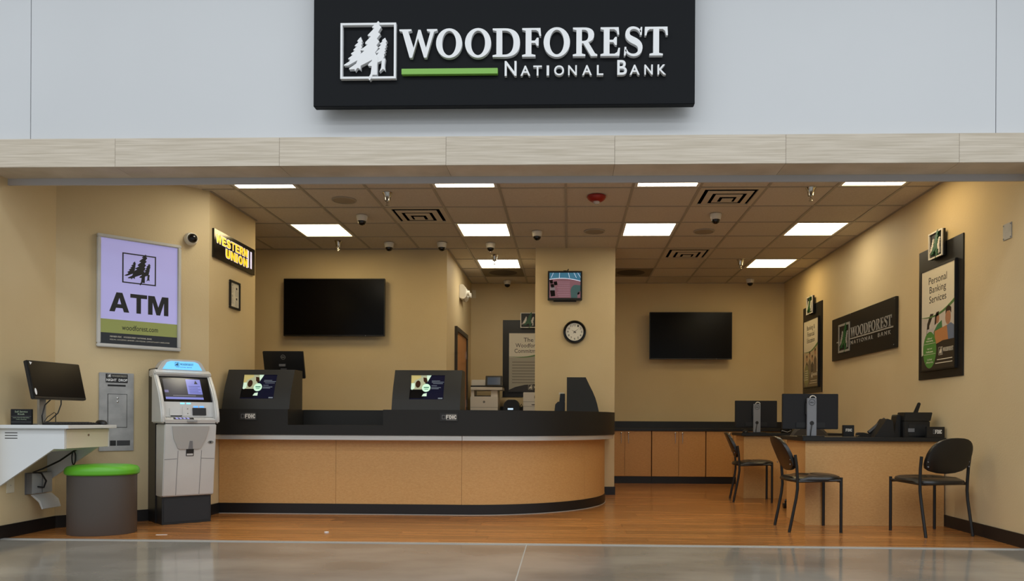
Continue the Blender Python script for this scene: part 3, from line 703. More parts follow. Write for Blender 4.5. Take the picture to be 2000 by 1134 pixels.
# ------------------------------------------------------------------ posters with emblem clip
def swoosh(parent, y, zt, m_a, m_b, w_=.30):
    up_ = [(-w_ + 2 * w_ * k / 16, zt - .03 + .10 * (k / 16) ** 2.2 - .02 * math.sin(PI * k / 16)) for k in range(17)]
    lo_ = [(x, z - .004 - .028 * (k / 16)) for k, (x, z) in enumerate(up_)]
    part('print_swoosh', MB().prism(up_ + lo_[::-1], 'y', y - .0004, y), m_a, parent)
    return up_
def badge(t, z, m_c, dp=.03):
    part('emblem_ground', MB().box(-.118, .118, -.044, -.02, z, z + .235), M_INK, t)
    logo(t, -.125, .125, z, z + .235, -.044, .012, M_WPLAS, m_c, M_WPLAS, line=.05)
def poster(loc, rz, lines, label, kind):
    t = thing('framed_poster', label, 'poster', loc, rz, 'tall posters on black boards')
    part('backing_board', MB().box(-.40, .40, -.012, 0, 0, 1.19), M_BLACK2, t, bevel=.002)
    part('frame', MB().ring((-.315, .315, .07, 1.0), (-.30, .30, .085, .985), -.036, -.012), M_BLACK2, t, bevel=.002)
    Y = -.030
    part('sheet', MB().box(-.30, .30, Y, -.012, .085, .985), M_PAPER, t)
    badge(t, 1.065, M_BGREEN)
    def pp(poly_, y, m_, name='print'):
        dz = -.055 if name in ('print_person', 'print_face', 'print_hair') else 0
        return part(name, MB().prism([(a, b + dz) for a, b in poly_], 'y', y - .0004, y), m_, t)
    zt = .915
    for s, wd, hh in lines:
        print_text(s, -wd, wd, zt - hh, zt, Y, M_INK, t, bold=.0); zt -= .085
    if kind == 'commit':
        band = swoosh(t, Y - .0008, .66, M_PGREEN, None)
        part('print_field', MB().prism([(-.30, .085), (.30, .085)] + [(x, z - .012) for x, z in band[::-1]], 'y', Y - .0004, Y), mat('print_khaki', (176, 170, 152), .2), t)
        for k in range(8):
            wd = .24 - .05 * (k % 3 == 2)
            pp([(-.25, .545 - k * .045), (-.25 + 2 * wd, .545 - k * .045), (-.25 + 2 * wd, .531 - k * .045), (-.25, .531 - k * .045)], Y - .0008, mat('print_brown_ink', (128, 122, 106), .3), 'text_line')
        hill = [(-.30, .11), (-.2, .155), (-.05, .19), (.1, .20), (.3, .19), (.3, .085), (-.3, .085)]
        pp(hill, Y - .0012, M_PDARK)
        logo(t, .0, .075, .115, .19, Y - .0016, .0004, M_PAPER, M_PAPER, M_PAPER)
        word_letters(.085, .26, .135, .17, Y - .0016, .0004, M_PAPER, t, 'lettering')
        return t
    band = swoosh(t, Y - .0012, .60, M_PGREEN, None)
    ph = [(-.30, .30), (.30, .30)] + [(x, z - .01) for x, z in band[::-1]]
    skin, hair = mat('print_skin', (176, 128, 98), .3), mat('print_hair', (56, 42, 34), .3)
    if kind == 'laptop':
        pp(ph, Y - .0004, mat('print_room', (206, 198, 188), .3), 'print_photo')
        pp([(-.30, .30), (-.16, .30), (-.15, .48), (-.07, .58), (-.13, .585), (-.19, .5), (-.22, .3)], Y - .0008, M_PDARK)
        pp([(-.06, .36), (-.07, .47), (.0, .53), (.08, .56), (.10, .40), (.08, .33)], Y - .0008, mat('print_shirt', (72, 128, 82), .3), 'print_person')
        pp(ell(.0, .585, .035, .045, 16), Y - .0010, skin, 'print_face')
        pp([(-.045, .60), (-.02, .64), (.03, .645), (.02, .61), (-.015, .60), (-.02, .54), (-.05, .53)], Y - .0012, hair, 'print_hair')
        pp([(.10, .30), (.09, .44), (.15, .50), (.24, .52), (.30, .49), (.30, .30)], Y - .0010, mat('print_blue', (110, 124, 150), .3), 'print_person')
        pp(ell(.19, .57, .048, .062, 16), Y - .0012, skin, 'print_face')
        pp([(.145, .60), (.15, .65), (.20, .675), (.245, .65), (.245, .60), (.22, .625), (.17, .625)], Y - .0014, hair, 'print_hair')
        pp([(-.04, .30), (-.05, .42), (.17, .45), (.20, .30)], Y - .0016, mat('print_laptop', (190, 132, 84), .3), 'print_laptop')
        pp([(-.2, .33), (-.19, .45), (-.07, .45), (-.06, .33)], Y - .0014, mat('print_pale', (196, 190, 190), .3), 'print_screen')
        pp([(-.30, .085), (.30, .085), (.30, .325), (.1, .325), (-.1, .29), (-.3, .21)], Y - .0018, M_PDARK, 'print_field')
        pp(ell(-.14, .26, .125, .165, 28), Y - .0022, mat('print_leaf', (86, 142, 66), .3), 'print_disc')
        for k, (a, b) in enumerate((('Online and', 'Mobile Banking'), ('Daily Email', 'Notifications'), ('Card Fraud', 'Alerts'))):
            zc = .355 - k * .095
            print_text(a, -.14 - .045, -.14 + .045, zc + .002, zc + .018, Y - .0026, M_PAPER, t)
            print_text(b, -.14 - .065, -.14 + .065, zc - .024, zc - .006, Y - .0026, M_PAPER, t)
            if k < 2: pp([(-.25, zc - .036), (-.03, zc - .036), (-.03, zc - .039), (-.25, zc - .039)], Y - .0026, M_PAPER, 'print_rule')
    else:
        pp(ph, Y - .0004, mat('print_office', (188, 170, 140), .3), 'print_photo')
        for k, (x, s_c) in enumerate(((-.16, 1.0), (-.04, 1.08), (.07, .98), (.19, 1.12))):
            body = mat('print_suit_%d' % k, ((84, 76, 66), (120, 108, 92), (70, 64, 58), (96, 84, 74))[k], .3)
            pp([(x - .06, .22), (x - .055, .44 * s_c), (x, .49 * s_c), (x + .055, .44 * s_c), (x + .06, .22)], Y - .0008 - .0002 * k, body, 'print_person')
            pp(ell(x, .525 * s_c, .028, .038, 14), Y - .0010 - .0002 * k, skin, 'print_face')
            pp([(x - .03, .53 * s_c), (x - .02, .57 * s_c), (x + .02, .575 * s_c), (x + .03, .53 * s_c), (x, .548 * s_c)], Y - .0012 - .0002 * k, hair, 'print_hair')
        pp([(-.30, .085), (.30, .085), (.30, .27), (.1, .285), (-.1, .25), (-.3, .17)], Y - .0022, mat('print_umber', (104, 92, 72), .3), 'print_field')
        pp(ell(-.17, .24, .11, .15, 28), Y - .0026, mat('print_olive', (126, 128, 84), .3), 'print_disc')
        for k in range(5): pp([(-.23, .31 - k * .03), (-.11, .31 - k * .03), (-.11, .300 - k * .03), (-.23, .300 - k * .03)], Y - .003, M_PAPER, 'text_line')
    logo(t, .03, .10, .20, .27, Y - .0030, .0004, M_PAPER, M_PAPER, M_PAPER)
    word_letters(.11, .285, .225, .26, Y - .0030, .0004, M_PAPER, t, 'lettering')
    for k in range(2): pp([(.0 - .03 * (k == 1), .165 - k * .03), (.27, .165 - k * .03), (.27, .158 - k * .03), (.0 - .03 * (k == 1), .158 - k * .03)], Y - .003, M_PAPER, 'text_line')
    return t
poster((XR, 6.846, 1.30), R(-90), (('Personal', .165, .064), ('Banking', .150, .080), ('Services', .155, .064)), 'tall poster with a couple at a laptop and green disc, nearest the store', 'laptop')
poster((XR, 10.377, 1.30), R(-90), (('Banking &', .165, .080), ('Financial', .145, .064), ('Education', .160, .064)), 'tall poster with a group of people, on the poster wall next to the far corner', 'group')
poster((-.623, 11.76, 1.27), 0, (('The', .075, .064), ('Woodforest', .200, .064), ('Commitment', .215, .064)), 'tall text poster in the printer alcove, half behind the column', 'commit')

# long wall sign
t = thing('wall_sign', 'long black wall sign with green tree emblem and grey capitals between two posters', 'sign', (XR, 8.63, 1.658), R(-90))
part('sign_panel', MB().box(-.918, .918, -.03, 0, 0, .512), M_BLACK2, t, bevel=.003)
logo(t, -.683, -.317, .081, .419, -.03, .006, M_SIGNGREY, M_BGREEN, M_SIGNGREY, line=.07)
word_letters(-.292, .832, .229, .341, -.03, .004, M_SIGNGREY, t)
part('rule', MB().box(-.317, .868, -.034, -.03, .206, .221).box(-.741, -.683, -.034, -.03, .206, .221), M_SIGNGREY, t)
print_text('NATIONAL  BANK', -.285, .81, .145, .188, -.03, M_SIGNGREY, t, depth=.004, space=1.5)
for x, z in ((-.30, .50), (.90, .49), (-.90, .02), (.88, .03)): part('screw', MB().lathe([(.006, 0), (.006, -.003)], (x, -.03, z), 10, 'y'), M_GREY, t)

t = thing('blank_plate', 'small blank steel cover plate on the poster wall near the store', 'wall plate', (XR, 5.823, 2.283), R(-90))
part('plate', MB().box(-.056, .056, -.006, 0, 0, .122), M_STEEL2, t, bevel=.002)
for x in (-.046, .046):
    for z in (.012, .110): part('screw', MB().lathe([(.005, 0), (.005, -.003)], (x, -.006, z), 8, 'y'), M_GREY, t)

# alcove door, emergency light, small plate
dr = struct('door_1', MB().box(-1.52, -1.505, 10.13, 11.13, .0, 2.10), M_DOORW, 'wooden door in a dark bronze frame in the alcove')
part('door_frame', MB().box(-1.52, -1.485, 10.08, 10.13, 0, 2.16).box(-1.52, -1.485, 11.13, 11.18, 0, 2.16).box(-1.52, -1.485, 10.13, 11.13, 2.10, 2.16), M_BRONZE, dr)
for z in (.25, 1.1, 1.80): part('hinge', MB().box(-1.507, -1.495, 11.10, 11.15, z, z + .11), M_CHROME, dr)
part('door_handle', MB().lathe([(.02, 0), (.02, .03)], (-1.505, 10.2, 1.0), 12, 'x').tube([(-1.46, 10.2, 1.0), (-1.455, 10.3, 1.0)], .009), M_CHROME, dr)
t = thing('emergency_light', 'white emergency light unit above the alcove door', 'emergency light', (-1.52, 10.62, 2.60), R(90))
part('body', MB().prism([(0, 0), (0, .18), (-.05, .19), (-.10, .13), (-.10, .02), (-.06, -.02)], 'x', -.15, .15), M_WPLAS, t, bevel=.006)
for x in (-.09, .09):
    part('lamp_head', MB().lathe([(.03, 0), (.036, -.02), (.036, -.04), (.01, -.045)], (x, -.098, .07), 16, 'y'), M_WPLAS, t)
t = thing('wall_switch_plate', 'small cream switch plate at the top of the alcove back wall', 'wall plate', (-1.474, 11.76, 2.80))
part('plate', MB().box(-.03, .03, -.008, 0, 0, .125), M_CREAM, t, bevel=.002)
part('toggle', MB().box(-.008, .008, -.016, -.008, .05, .078), M_CREAM, t, bevel=.002)
# ------------------------------------------------------------------ teller counter
CXC, CYC, RC, YF = -1.0, 8.63, 1.41, 7.22
def path(d, x0=-3.36, y_end=9.345, n=22):
    """counter outline in plan, d metres outside the timber front"""
    pts = [(x0, YF - d), (CXC, YF - d)]
    for k in range(1, n + 1):
        a = -PI / 2 + (PI / 2) * k / n
        pts.append((CXC + (RC + d) * math.cos(a), CYC + (RC + d) * math.sin(a)))
    pts.append((CXC + RC + d, y_end))
    return pts
def sub(pts, s0, s1):
    """piece of a polyline between two arc lengths"""
    out = []; L_ = 0
    for a, b in zip(pts[:-1], pts[1:]):
        l = math.hypot(b[0] - a[0], b[1] - a[1])
        def at(s): return (a[0] + (b[0] - a[0]) * (s - L_) / l, a[1] + (b[1] - a[1]) * (s - L_) / l)
        if L_ + l > s0 and L_ < s1:
            if not out: out.append(at(max(s0, L_)))
            out.append(at(min(s1, L_ + l)))
        L_ += l
    return out
def plen(pts): return sum(math.hypot(b[0] - a[0], b[1] - a[1]) for a, b in zip(pts[:-1], pts[1:]))
def wallstrip(po, pi_, z0, z1):
    return MB().prism(po + pi_[::-1], 'z', z0, z1)
ct = thing('teller_counter', 'long timber teller counter with black top band, steel strip and rounded end', 'counter', (0, 0, 0))
po, pi_ = path(0.0), path(-.03)
Lo, Li = plen(po), plen(pi_)
x_seams = [-2.224, -1.014]
so = [0] + [x + 3.36 for x in x_seams] + [2.36 + RC * R(56), Lo]
for a, b in zip(so[:-1], so[1:]):
    f_ = lambda s, tot, d: s if s <= 2.36 else (2.36 + (s - 2.36) * (RC + d) / RC if s < 2.36 + RC * PI / 2 else 2.36 + (RC + d) * PI / 2 + (s - 2.36 - RC * PI / 2))
    part('veneer_panel', wallstrip(sub(po, a + .0012, b - .0012), sub(pi_, f_(a, Li, -.03) + .0012, min(f_(b, Li, -.03), Li) - .0012), .10, .715), M_VENEER, ct)
part('counter_core', wallstrip(path(-.032), path(-.10), 0, .71), M_BLACK, ct)
part('toe_kick', wallstrip(path(.006), path(-.03), .0, .10), M_BASE, ct)
part('caulk_line', wallstrip(path(.010), path(.004), .0, .005), M_JOINT, ct)
sS = 2.36 + .004
part('steel_strip', wallstrip(sub(path(.10), 0, sS - .005), sub(path(.0), 0, sS - .005), .713, .757), M_STEEL, ct)
part('steel_strip', wallstrip(sub(path(.10), sS, 9), sub(path(.0), sS, 9), .713, .757), M_STEEL, ct)
NX0, NX1 = -2.651, -1.745
bo, bi = path(.11), path(.075)
part('fascia_band', wallstrip(bo, bi, .757, .852).add([], []), M_BLACK, ct)
part('fascia_band', wallstrip(sub(bo, 0, NX0 + 3.36), sub(bi, 0, NX0 + 3.36), .852, 1.0), M_BLACK, ct)
part('fascia_band', wallstrip(sub(bo, NX1 + 3.36, 9), sub(bi, NX1 + 3.36, 9), .852, 1.0), M_BLACK, ct)
ti = path(-.42)
part('counter_top', wallstrip(sub(bi, 0, NX0 + 3.36), sub(ti, 0, NX0 + 3.36), .965, 1.0), M_BLACK, ct)
part('counter_top', wallstrip(sub(bi, NX1 + 3.36, 9), sub(ti, NX1 + 3.36, 9), .965, 1.0), M_BLACK, ct)
part('transaction_ledge', MB().box(NX0, NX1, YF - .075, YF + .32, .835, .8515), M_BLACK, ct)
part('ledge_back', MB().box(NX0, NX1, YF + .32, YF + .35, .835, 1.0), M_BLACK, ct)
for a in (NX0 - .02, NX1): part('ledge_side', MB().box(a, a + .02, YF - .075, YF + .35, .835, .965), M_BLACK, ct)

# teller pods with a customer screen (local: front faces -y, back at y=0)
PROF = [(-.356, 0), (-.336, .09), (-.315, .158), (-.287, .225), (-.246, .305), (-.208, .385)]
def prof_at(z):
    for (a, za), (b, zb) in zip(PROF[:-1], PROF[1:]):
        if za <= z <= zb: return a + (b - a) * (z - za) / (zb - za)
def slab(z0, z1, off=0.0):
    zs = sorted([z0, z1] + [z for _, z in PROF if z0 < z < z1])
    return [(prof_at(z) + off, z) for z in zs] + [(0, z1), (0, z0)]
def make_pod(label):
    t = thing('teller_pod', label, 'screen housing', (0, 0, 0), 0, 'black screen housings on the counter')
    hw = .325; sw = .163
    mb = MB()
    mb.prism(slab(0, .10), 'x', -hw, hw); mb.prism(slab(.335, .385), 'x', -hw, hw)
    mb.prism(slab(.10, .335), 'x', -hw, -sw); mb.prism(slab(.10, .335), 'x', sw, hw)
    mb.prism(slab(.10, .335, .028), 'x', -sw, sw)
    part('shell', mb, mat('pod_graphite', (48, 47, 44), .42, spec=.25), t)
    # the tilted screen: its own plane, u across, v up the slope
    y0, z0, y1, z1 = prof_at(.10) + .013, .10, prof_at(.335) + .013, .335
    ln = math.hypot(y1 - y0, z1 - z0); tilt = math.atan2(y1 - y0, z1 - z0)
    sc = part('customer_screen', MB().box(-sw, sw, -.004, .006, 0, ln), em('ad_navy', (16, 18, 40), .35), t, loc=(0, y0, z0), rot=(-tilt, 0, 0))
    Pq = lambda u, v: (-sw + 2 * sw * u, ln * (1 - v))
    def q(pts, y, m_, name='screen_picture'): return part(name, MB().prism([Pq(*p) for p in pts], 'y', y - .0005, y), m_, sc)
    q([(0.02, .0), (.56, .0), (.44, .32), (.40, .60), (.02, .60)], -.004, em('ad_paper', (160, 164, 136), .55))
    q([(.46, 0), (.60, 0), (.49, .30)], -.0046, em('ad_pale', (196, 222, 200), .6))
    q([(.0, .0), (.28, .0), (.30, .10), (.12, .22), (.02, .46)], -.0046, em('ad_straw', (184, 170, 110), .5))
    q(ell(.22, .38, .075, .15, 16), -.0052, em('ad_brown', (58, 36, 24), .3))
    q([(.36, .10), (.46, .12), (.50, .28), (.44, .34), (.38, .26)], -.0052, em('ad_brown', (58, 36, 24), .3))
    q([(.02, .34), (.12, .34), (.13, .54), (.06, .62), (.02, .58)], -.0052, em('ad_pale', (196, 222, 200), .6))
    q([(0, .60), (.42, .60), (.40, .96), (0, .96)], -.0046, em('ad_black', (10, 10, 12), .1))
    q(ell(.47, .535, .125, .165, 24), -.0058, em('ad_disc', (190, 226, 200), .65))
    q([(.40, .50), (.55, .50), (.55, .54), (.40, .54)], -.0064, em('ad_teal', (52, 110, 92), .4))
    q([(.42, .58), (.53, .58), (.53, .60), (.42, .60)], -.0064, em('ad_teal', (52, 110, 92), .4))
    q([(.36, .88), (.40, .78), (.50, .75), (.50, .88)], -.0052, em('ad_pale', (196, 222, 200), .6))
    for v, a, b in ((.235, .62, .86), (.285, .62, .98), (.345, .66, .95), (.44, .62, .78), (.51, .62, .90), (.56, .62, .84)):
        q([(a, v), (b, v), (b, v + .018), (a, v + .018)], -.0046, em('ad_grey', (120, 130, 140), .4), 'screen_text')
    q([(.84, .94), (.97, .94), (.97, .985), (.84, .985)], -.0046, em('ad_grey', (120, 130, 140), .4), 'screen_text')
    return t
pod = make_pod('black screen housing on the counter, nearest the cash machine')
pod.location = (-2.98, 7.51, 1.0004)
dup(pod, (-1.351, 7.51, 1.0004), 0, 'black screen housing on the counter between the open ledge and the rounded end')
dup(pod, (-.02, 8.72, 1.0004), R(90), 'black screen housing seen from its side on the rounded counter end')

# small black receipt printer behind the side-on pod
t = thing('receipt_printer', 'small black receipt printer behind the side-on screen housing', 'printer', (-.09, 8.62, 1.0004))
part('body', MB().prism([(-.07, 0), (.05, 0), (.05, .12), (-.03, .12), (-.06, .09)], 'y', -.06, .06), M_BLACK2, t, bevel=.004)
part('paper_feed', MB().prism([(-.015, .12), (.05, .12), (.05, .21), (-.005, .21)], 'y', -.05, .05), M_BLACK2, t, bevel=.003)
part('paper', MB().box(-.02, .04, -.03, .03, .20, .225), M_PAPER, t)

# deposit insurance plates on the band
def fdic(t, w_, h_, y, big=True):
    part('plate', MB().box(-w_ / 2, w_ / 2, y, 0 if big else .001, 0, h_), M_INK, t, bevel=.001)
    heavy('FDIC', -w_ * .16, w_ * .42, h_ * .28, h_ * .74, y, M_WPLAS, t, gap=.14, name='lettering')
    part('seal', MB().ring((-w_ * .38, -w_ * .20, h_ * .26, h_ * .76), (-w_ * .36, -w_ * .22, h_ * .31, h_ * .71), y - .0006, y), M_GREY, t)
    part('rule', MB().box(-w_ * .16, w_ * .42, y - .0006, y, h_ * .18, h_ * .205).box(-w_ * .16, w_ * .42, y - .0006, y, h_ * .80, h_ * .825), M_WPLAS, t)
for x, lab in ((-3.031, 'black deposit insurance plate on the counter band below the screen housing nearest the cash machine'), (-1.121, 'black deposit insurance plate on the counter band below the screen housing nearest the rounded end')):
    t = thing('insurance_plate', lab, 'plate', (x, 7.11, .893), 0, 'insurance plates on the counter band')
    fdic(t, .172, .079, -.006)

# ------------------------------------------------------------------ computer monitors
def ring_logo(parent, x, z, y, r, m_):
    mb = MB()
    n = 24
    for k in range(n):
        a0, a1 = 2 * PI * k / n, 2 * PI * (k + 1) / n
        mb.prism([(x + r * math.cos(a0), z + r * math.sin(a0)), (x + r * math.cos(a1), z + r * math.sin(a1)), (x + r * .88 * math.cos(a1), z + r * .88 * math.sin(a1)), (x + r * .88 * math.cos(a0), z + r * .88 * math.sin(a0))], 'y', y - .0008, y)
    part('logo_ring', mb, m_, parent)
    print_text('DELL', x - r * .62, x + r * .62, z - r * .2, z + r * .2, y, m_, parent, bold=.03)
t = thing('teller_monitor', 'tilted black monitor seen from behind, behind the screen housing nearest the cash machine', 'monitor', (-2.99, 7.93, .999))
part('panel', MB().box(-.213, .213, -.012, .018, -.145, .145), M_BLACK2, t, bevel=.004, loc=(0, -.02, .478), rot=(R(16), 0, 0))
pn = t.children[0]
part('screen', MB().box(-.203, .203, .0175, .0185, -.130, .135), M_SCREEN, pn)
ring_logo(pn, .0, .085, -.0125, .024, M_SIGNGREY)
part('hinge_cover', MB().box(-.045, .02, -.03, -.010, -.01, .012), M_GREY, pn)
part('stand', MB().prism([(-.03, .012), (.02, .012), (-.01, .44), (-.04, .44)], 'x', -.03, .03), M_DGREY, t)
part('foot', MB().box(-.11, .11, -.09, .09, 0, .012), M_BLACK2, t, bevel=.004)

def office_monitor(loc, label, wd=.50, top=.384, zb=.068):
    t = thing('desk_monitor', label, 'monitor', loc, 0, 'desk monitors seen from behind')
    part('panel', MB().box(-wd / 2, wd / 2, .02, .05, zb, top), mat('monitor_back', (30, 30, 32), .45, spec=.3), t, bevel=.004)
    part('screen', MB().box(-wd / 2 + .008, wd / 2 - .008, .0495, .051, zb + .02, top - .008), M_SCREEN, t)
    part('port_cover', MB().box(-.13, .13, .012, .022, zb + .01, zb + .06), M_BLACK2, t, bevel=.003)
    st = part('stand_post', MB().prism([(-.042, .008), (.042, .008), (.042, .345), (-.042, .345)], 'y', -.022, .0), mat('stand_silver', (140, 142, 146), .35, .4), t, bevel=.004)
    part('neck_joint', MB().box(-.05, .05, -.001, .022, .20, .30), M_BLACK2, t)
    hole = part('cable_hole', MB().lathe([(.019, 0), (.019, -.0014)], (.0, -.022, .122), 18, 'y'), M_INK, st)
    ring_logo(st, 0, .306, -.0225, .029, M_INK)
    part('handle_loop', MB().tube([(.012 + .026 * math.cos(a), -.01, .345 + .020 * math.sin(a)) for a in [PI * k / 10 for k in range(11)]], .0045), M_WPLAS, st)
    part('cable', MB().tube([(0, -.022, .122), (-.004, -.035, .10), (-.012, -.036, .05), (-.014, -.03, .008)], .004), M_BLACK2, t)
    part('foot', MB().prism([(-.10, -.07), (.10, -.07), (.10, .09), (-.10, .09)], 'z', 0, .009), M_BLACK2, t, bevel=.003)
    return t
DZ = .773
office_monitor((2.165, 6.86, DZ), 'black monitor with silver stand on the desk that has the desk phone and printer', wd=.495)
office_monitor((2.236, 9.12, DZ), 'black monitor with silver stand on the desk by the low cabinets', wd=.495)

# ------------------------------------------------------------------ desks
def desk(y0, y1, label):
    t = thing('office_desk', label, 'desk', (2.08, y0, 0))
    w_ = XR - .014 - 2.08; d = y1 - y0
    part('front_panel', MB().box(0, w_, 0, .025, 0, .738), M_VENEER, t)
    part('side_panel', MB().box(0, .025, .0255, d, 0, .738), M_VENEER, t)
    part('side_panel', MB().box(w_ - .025, w_, .0255, d, 0, .738), M_VENEER, t)
    part('desk_top', MB().box(-.035, w_, -.04, d + .10, .738, .773), M_BLACK, t, bevel=.004)
    return t
desk(6.745, 7.31, 'timber desk with black top, the one nearest the store against the poster wall')
desk(9.085, 9.50, 'timber desk with black top in front of the low cabinets')

# low cabinets along the far wall
CY0 = 11.13
def cabinet(x0, x1, label, doors=True):
    t = thing('low_cabinet', label, 'cabinet', (x0, CY0, 0), 0, 'low timber cabinets under the far wall worktop')
    w_ = x1 - x0
    part('carcass', MB().box(.006, w_ - .006, .02, .62, .10, .768), M_VENEER2, t)
    part('toe_kick', MB().box(.001, w_ - .001, .015, .05, 0, .099), M_BASE, t)
    for k in range(2):
        a, b = (.008, w_ / 2 - .0025) if k == 0 else (w_ / 2 + .0025, w_ - .008)
        dd = part('door', MB().box(a, b, 0, .019, .105, .762), M_VENEER2, t, bevel=.001)
        hx = b - .05 if k == 0 else a + .05
        part('handle', MB().tube([(hx, 0, .735), (hx, -.022, .730), (hx, -.028, .66), (hx, -.022, .585), (hx, 0, .580)], .0045).lathe([(.011, 0), (.012, -.012), (.004, -.016)], (hx, -.02, .735), 12, 'y'), M_CHROME, dd)
    return t
for x0, x1, lab in ((.430, 1.214, 'low timber two-door cabinet beside the column'), (1.214, 2.0, 'low timber two-door cabinet below the far television'), (2.0, 2.79, 'low timber two-door cabinet behind the guest chair by the far desk')):
    cabinet(x0, x1, lab)
t = thing('worktop', 'long black worktop with upstand along the far wall', 'worktop', (0, CY0, .768))
part('slab', MB().box(.43, XR - .002, -.02, .628, 0, .036), M_BLACK2, t, bevel=.003)
part('upstand', MB().box(.43, XR - .002, .61, .628, .036, .138), M_BLACK2, t, bevel=.002)

# alcove back counter
t = thing('alcove_counter', 'dark topped counter under the alcove poster', 'counter', (-1.50, 11.10, 0))
part('carcass', MB().box(0, 1.07, .02, .655, .10, 1.0), M_VENEER2, t)
part('toe_kick', MB().box(0, 1.07, .05, .08, 0, .10), M_BASE, t)
for k in range(2): part('door', MB().box(.005 + .535 * k, .53 + .535 * k, 0, .019, .105, .99), M_VENEER2, t)
part('slab', MB().box(0, 1.07, -.02, .655, 1.0, 1.035), M_BLACK2, t, bevel=.003)
# printers
AZ = 1.035
t = thing('multifunction_printer', 'cream multifunction printer with tilted touch screen in the alcove', 'printer', (-1.25, 11.22, AZ))
part('body', MB().box(-.205, .205, 0, .40, 0, .225), M_WPLAS, t, bevel=.006)
part('tray_seam', MB().box(-.206, .206, -.0015, .02, .062, .066), M_GREY, t)
for a, b in ((-.195, -.15), (.10, .20)): part('pillar', MB().box(a, b, .02, .35, .225, .32), M_WPLAS, t)
part('output_tray', MB().box(-.15, .10, .06, .35, .225, .24), M_DGREY, t)
part('scanner_bed', MB().box(-.20, .27, -.01, .38, .32, .365), M_WPLAS, t, bevel=.005)
part('scanner_gap', MB().box(-.20, .27, -.005, .38, .365, .385), M_BLACK2, t)
part('document_feeder', MB().box(-.195, .10, .05, .36, .385, .475), M_WPLAS, t, bevel=.008)
sp = part('touch_panel', MB().box(-.125, .125, -.012, .008, 0, .16), M_BLACK2, t, bevel=.005, loc=(.145, -.015, .375), rot=(R(-14), 0, 0))
part('touch_screen', MB().box(-.095, .095, -.0135, -.011, .02, .135), em('panel', (62, 74, 90), .35), sp)
part('brand_mark', MB().lathe([(.016, 0), (.016, -.002)], (0, 0, .145), 18, 'y'), M_INK, t)
print_text('hp', -.009, .009, .134, .156, -.002, M_WPLAS, t, bold=.01)
t = thing('label_printer', 'small black card printer with a lit slot between the cream printers', 'printer', (-.845, 11.24, AZ))
part('body', MB().prism([(-.12, 0), (.12, 0), (.125, .05), (.10, .14), (.06, .18), (-.06, .18), (-.11, .13), (-.125, .05)], 'y', 0, .28), M_BLACK2, t, bevel=.008)
part('lit_slot', MB().box(-.055, .025, -.003, .004, .03, .055), em('slot', (190, 215, 235), .9), t, bevel=.002)
part('cable', MB().tube([(.10, .2, .06), (.14, .15, .12), (.155, .18, .08), (.16, .22, .006)], .005), M_BLACK2, t)
t = thing('laser_printer', 'cream laser printer half hidden behind the column', 'printer', (-.485, 11.22, AZ))
part('body', MB().box(-.185, .185, 0, .38, 0, .29), M_WPLAS, t, bevel=.006)
part('panel_seam', MB().box(-.186, .186, -.0015, .02, .150, .154).box(-.186, .186, -.0015, .02, .080, .084), M_GREY, t)
part('tray_handle', MB().box(-.06, .04, -.003, .01, .10, .112), M_INK, t)
part('control_panel', MB().box(-.02, .15, -.004, .01, .20, .24), M_BLACK2, t)

# ------------------------------------------------------------------ guest chairs (local: faces +y)
def sup(cx_, cy_, rx, ry, p, n): return [(cx_ + rx * math.copysign(abs(math.cos(a)) ** (2 / p), math.cos(a)), cy_ + ry * math.copysign(abs(math.sin(a)) ** (2 / p), math.sin(a))) for a in [2 * PI * k / n for k in range(n)]]
def pad(levels):
    """closed cushion from stacked outlines [(points, offset)] already in 3d"""
    mb = MB(); n = len(levels[0]); vs = [p for l in levels for p in l]; fs = []
    for i in range(len(levels) - 1):
        for k in range(n):
            k2 = (k + 1) % n; fs.append((i * n + k, i * n + k2, (i + 1) * n + k2, (i + 1) * n + k))
    fs.append(tuple(range(n))[::-1]); fs.append(tuple(range((len(levels) - 1) * n, len(levels) * n)))
    return mb.add(vs, fs)
def back_outline(s):
    # shield: domed top, sides narrowing a little, lower edge bowed
    pts = []
    for k in range(17):
        a = PI * k / 16; c_, n_ = math.cos(a), math.sin(a)
        pts.append((.205 * math.copysign(abs(c_) ** .72, c_), .105 + .180 * abs(n_) ** .80))
    pts += [(-.203, .07), (-.190, .038), (-.15, .014), (-.08, -.004), (0, -.010), (.08, -.004), (.15, .014), (.190, .038), (.203, .07)]
    return [(x * s, .13 + (z - .13) * s) for x, z in pts]
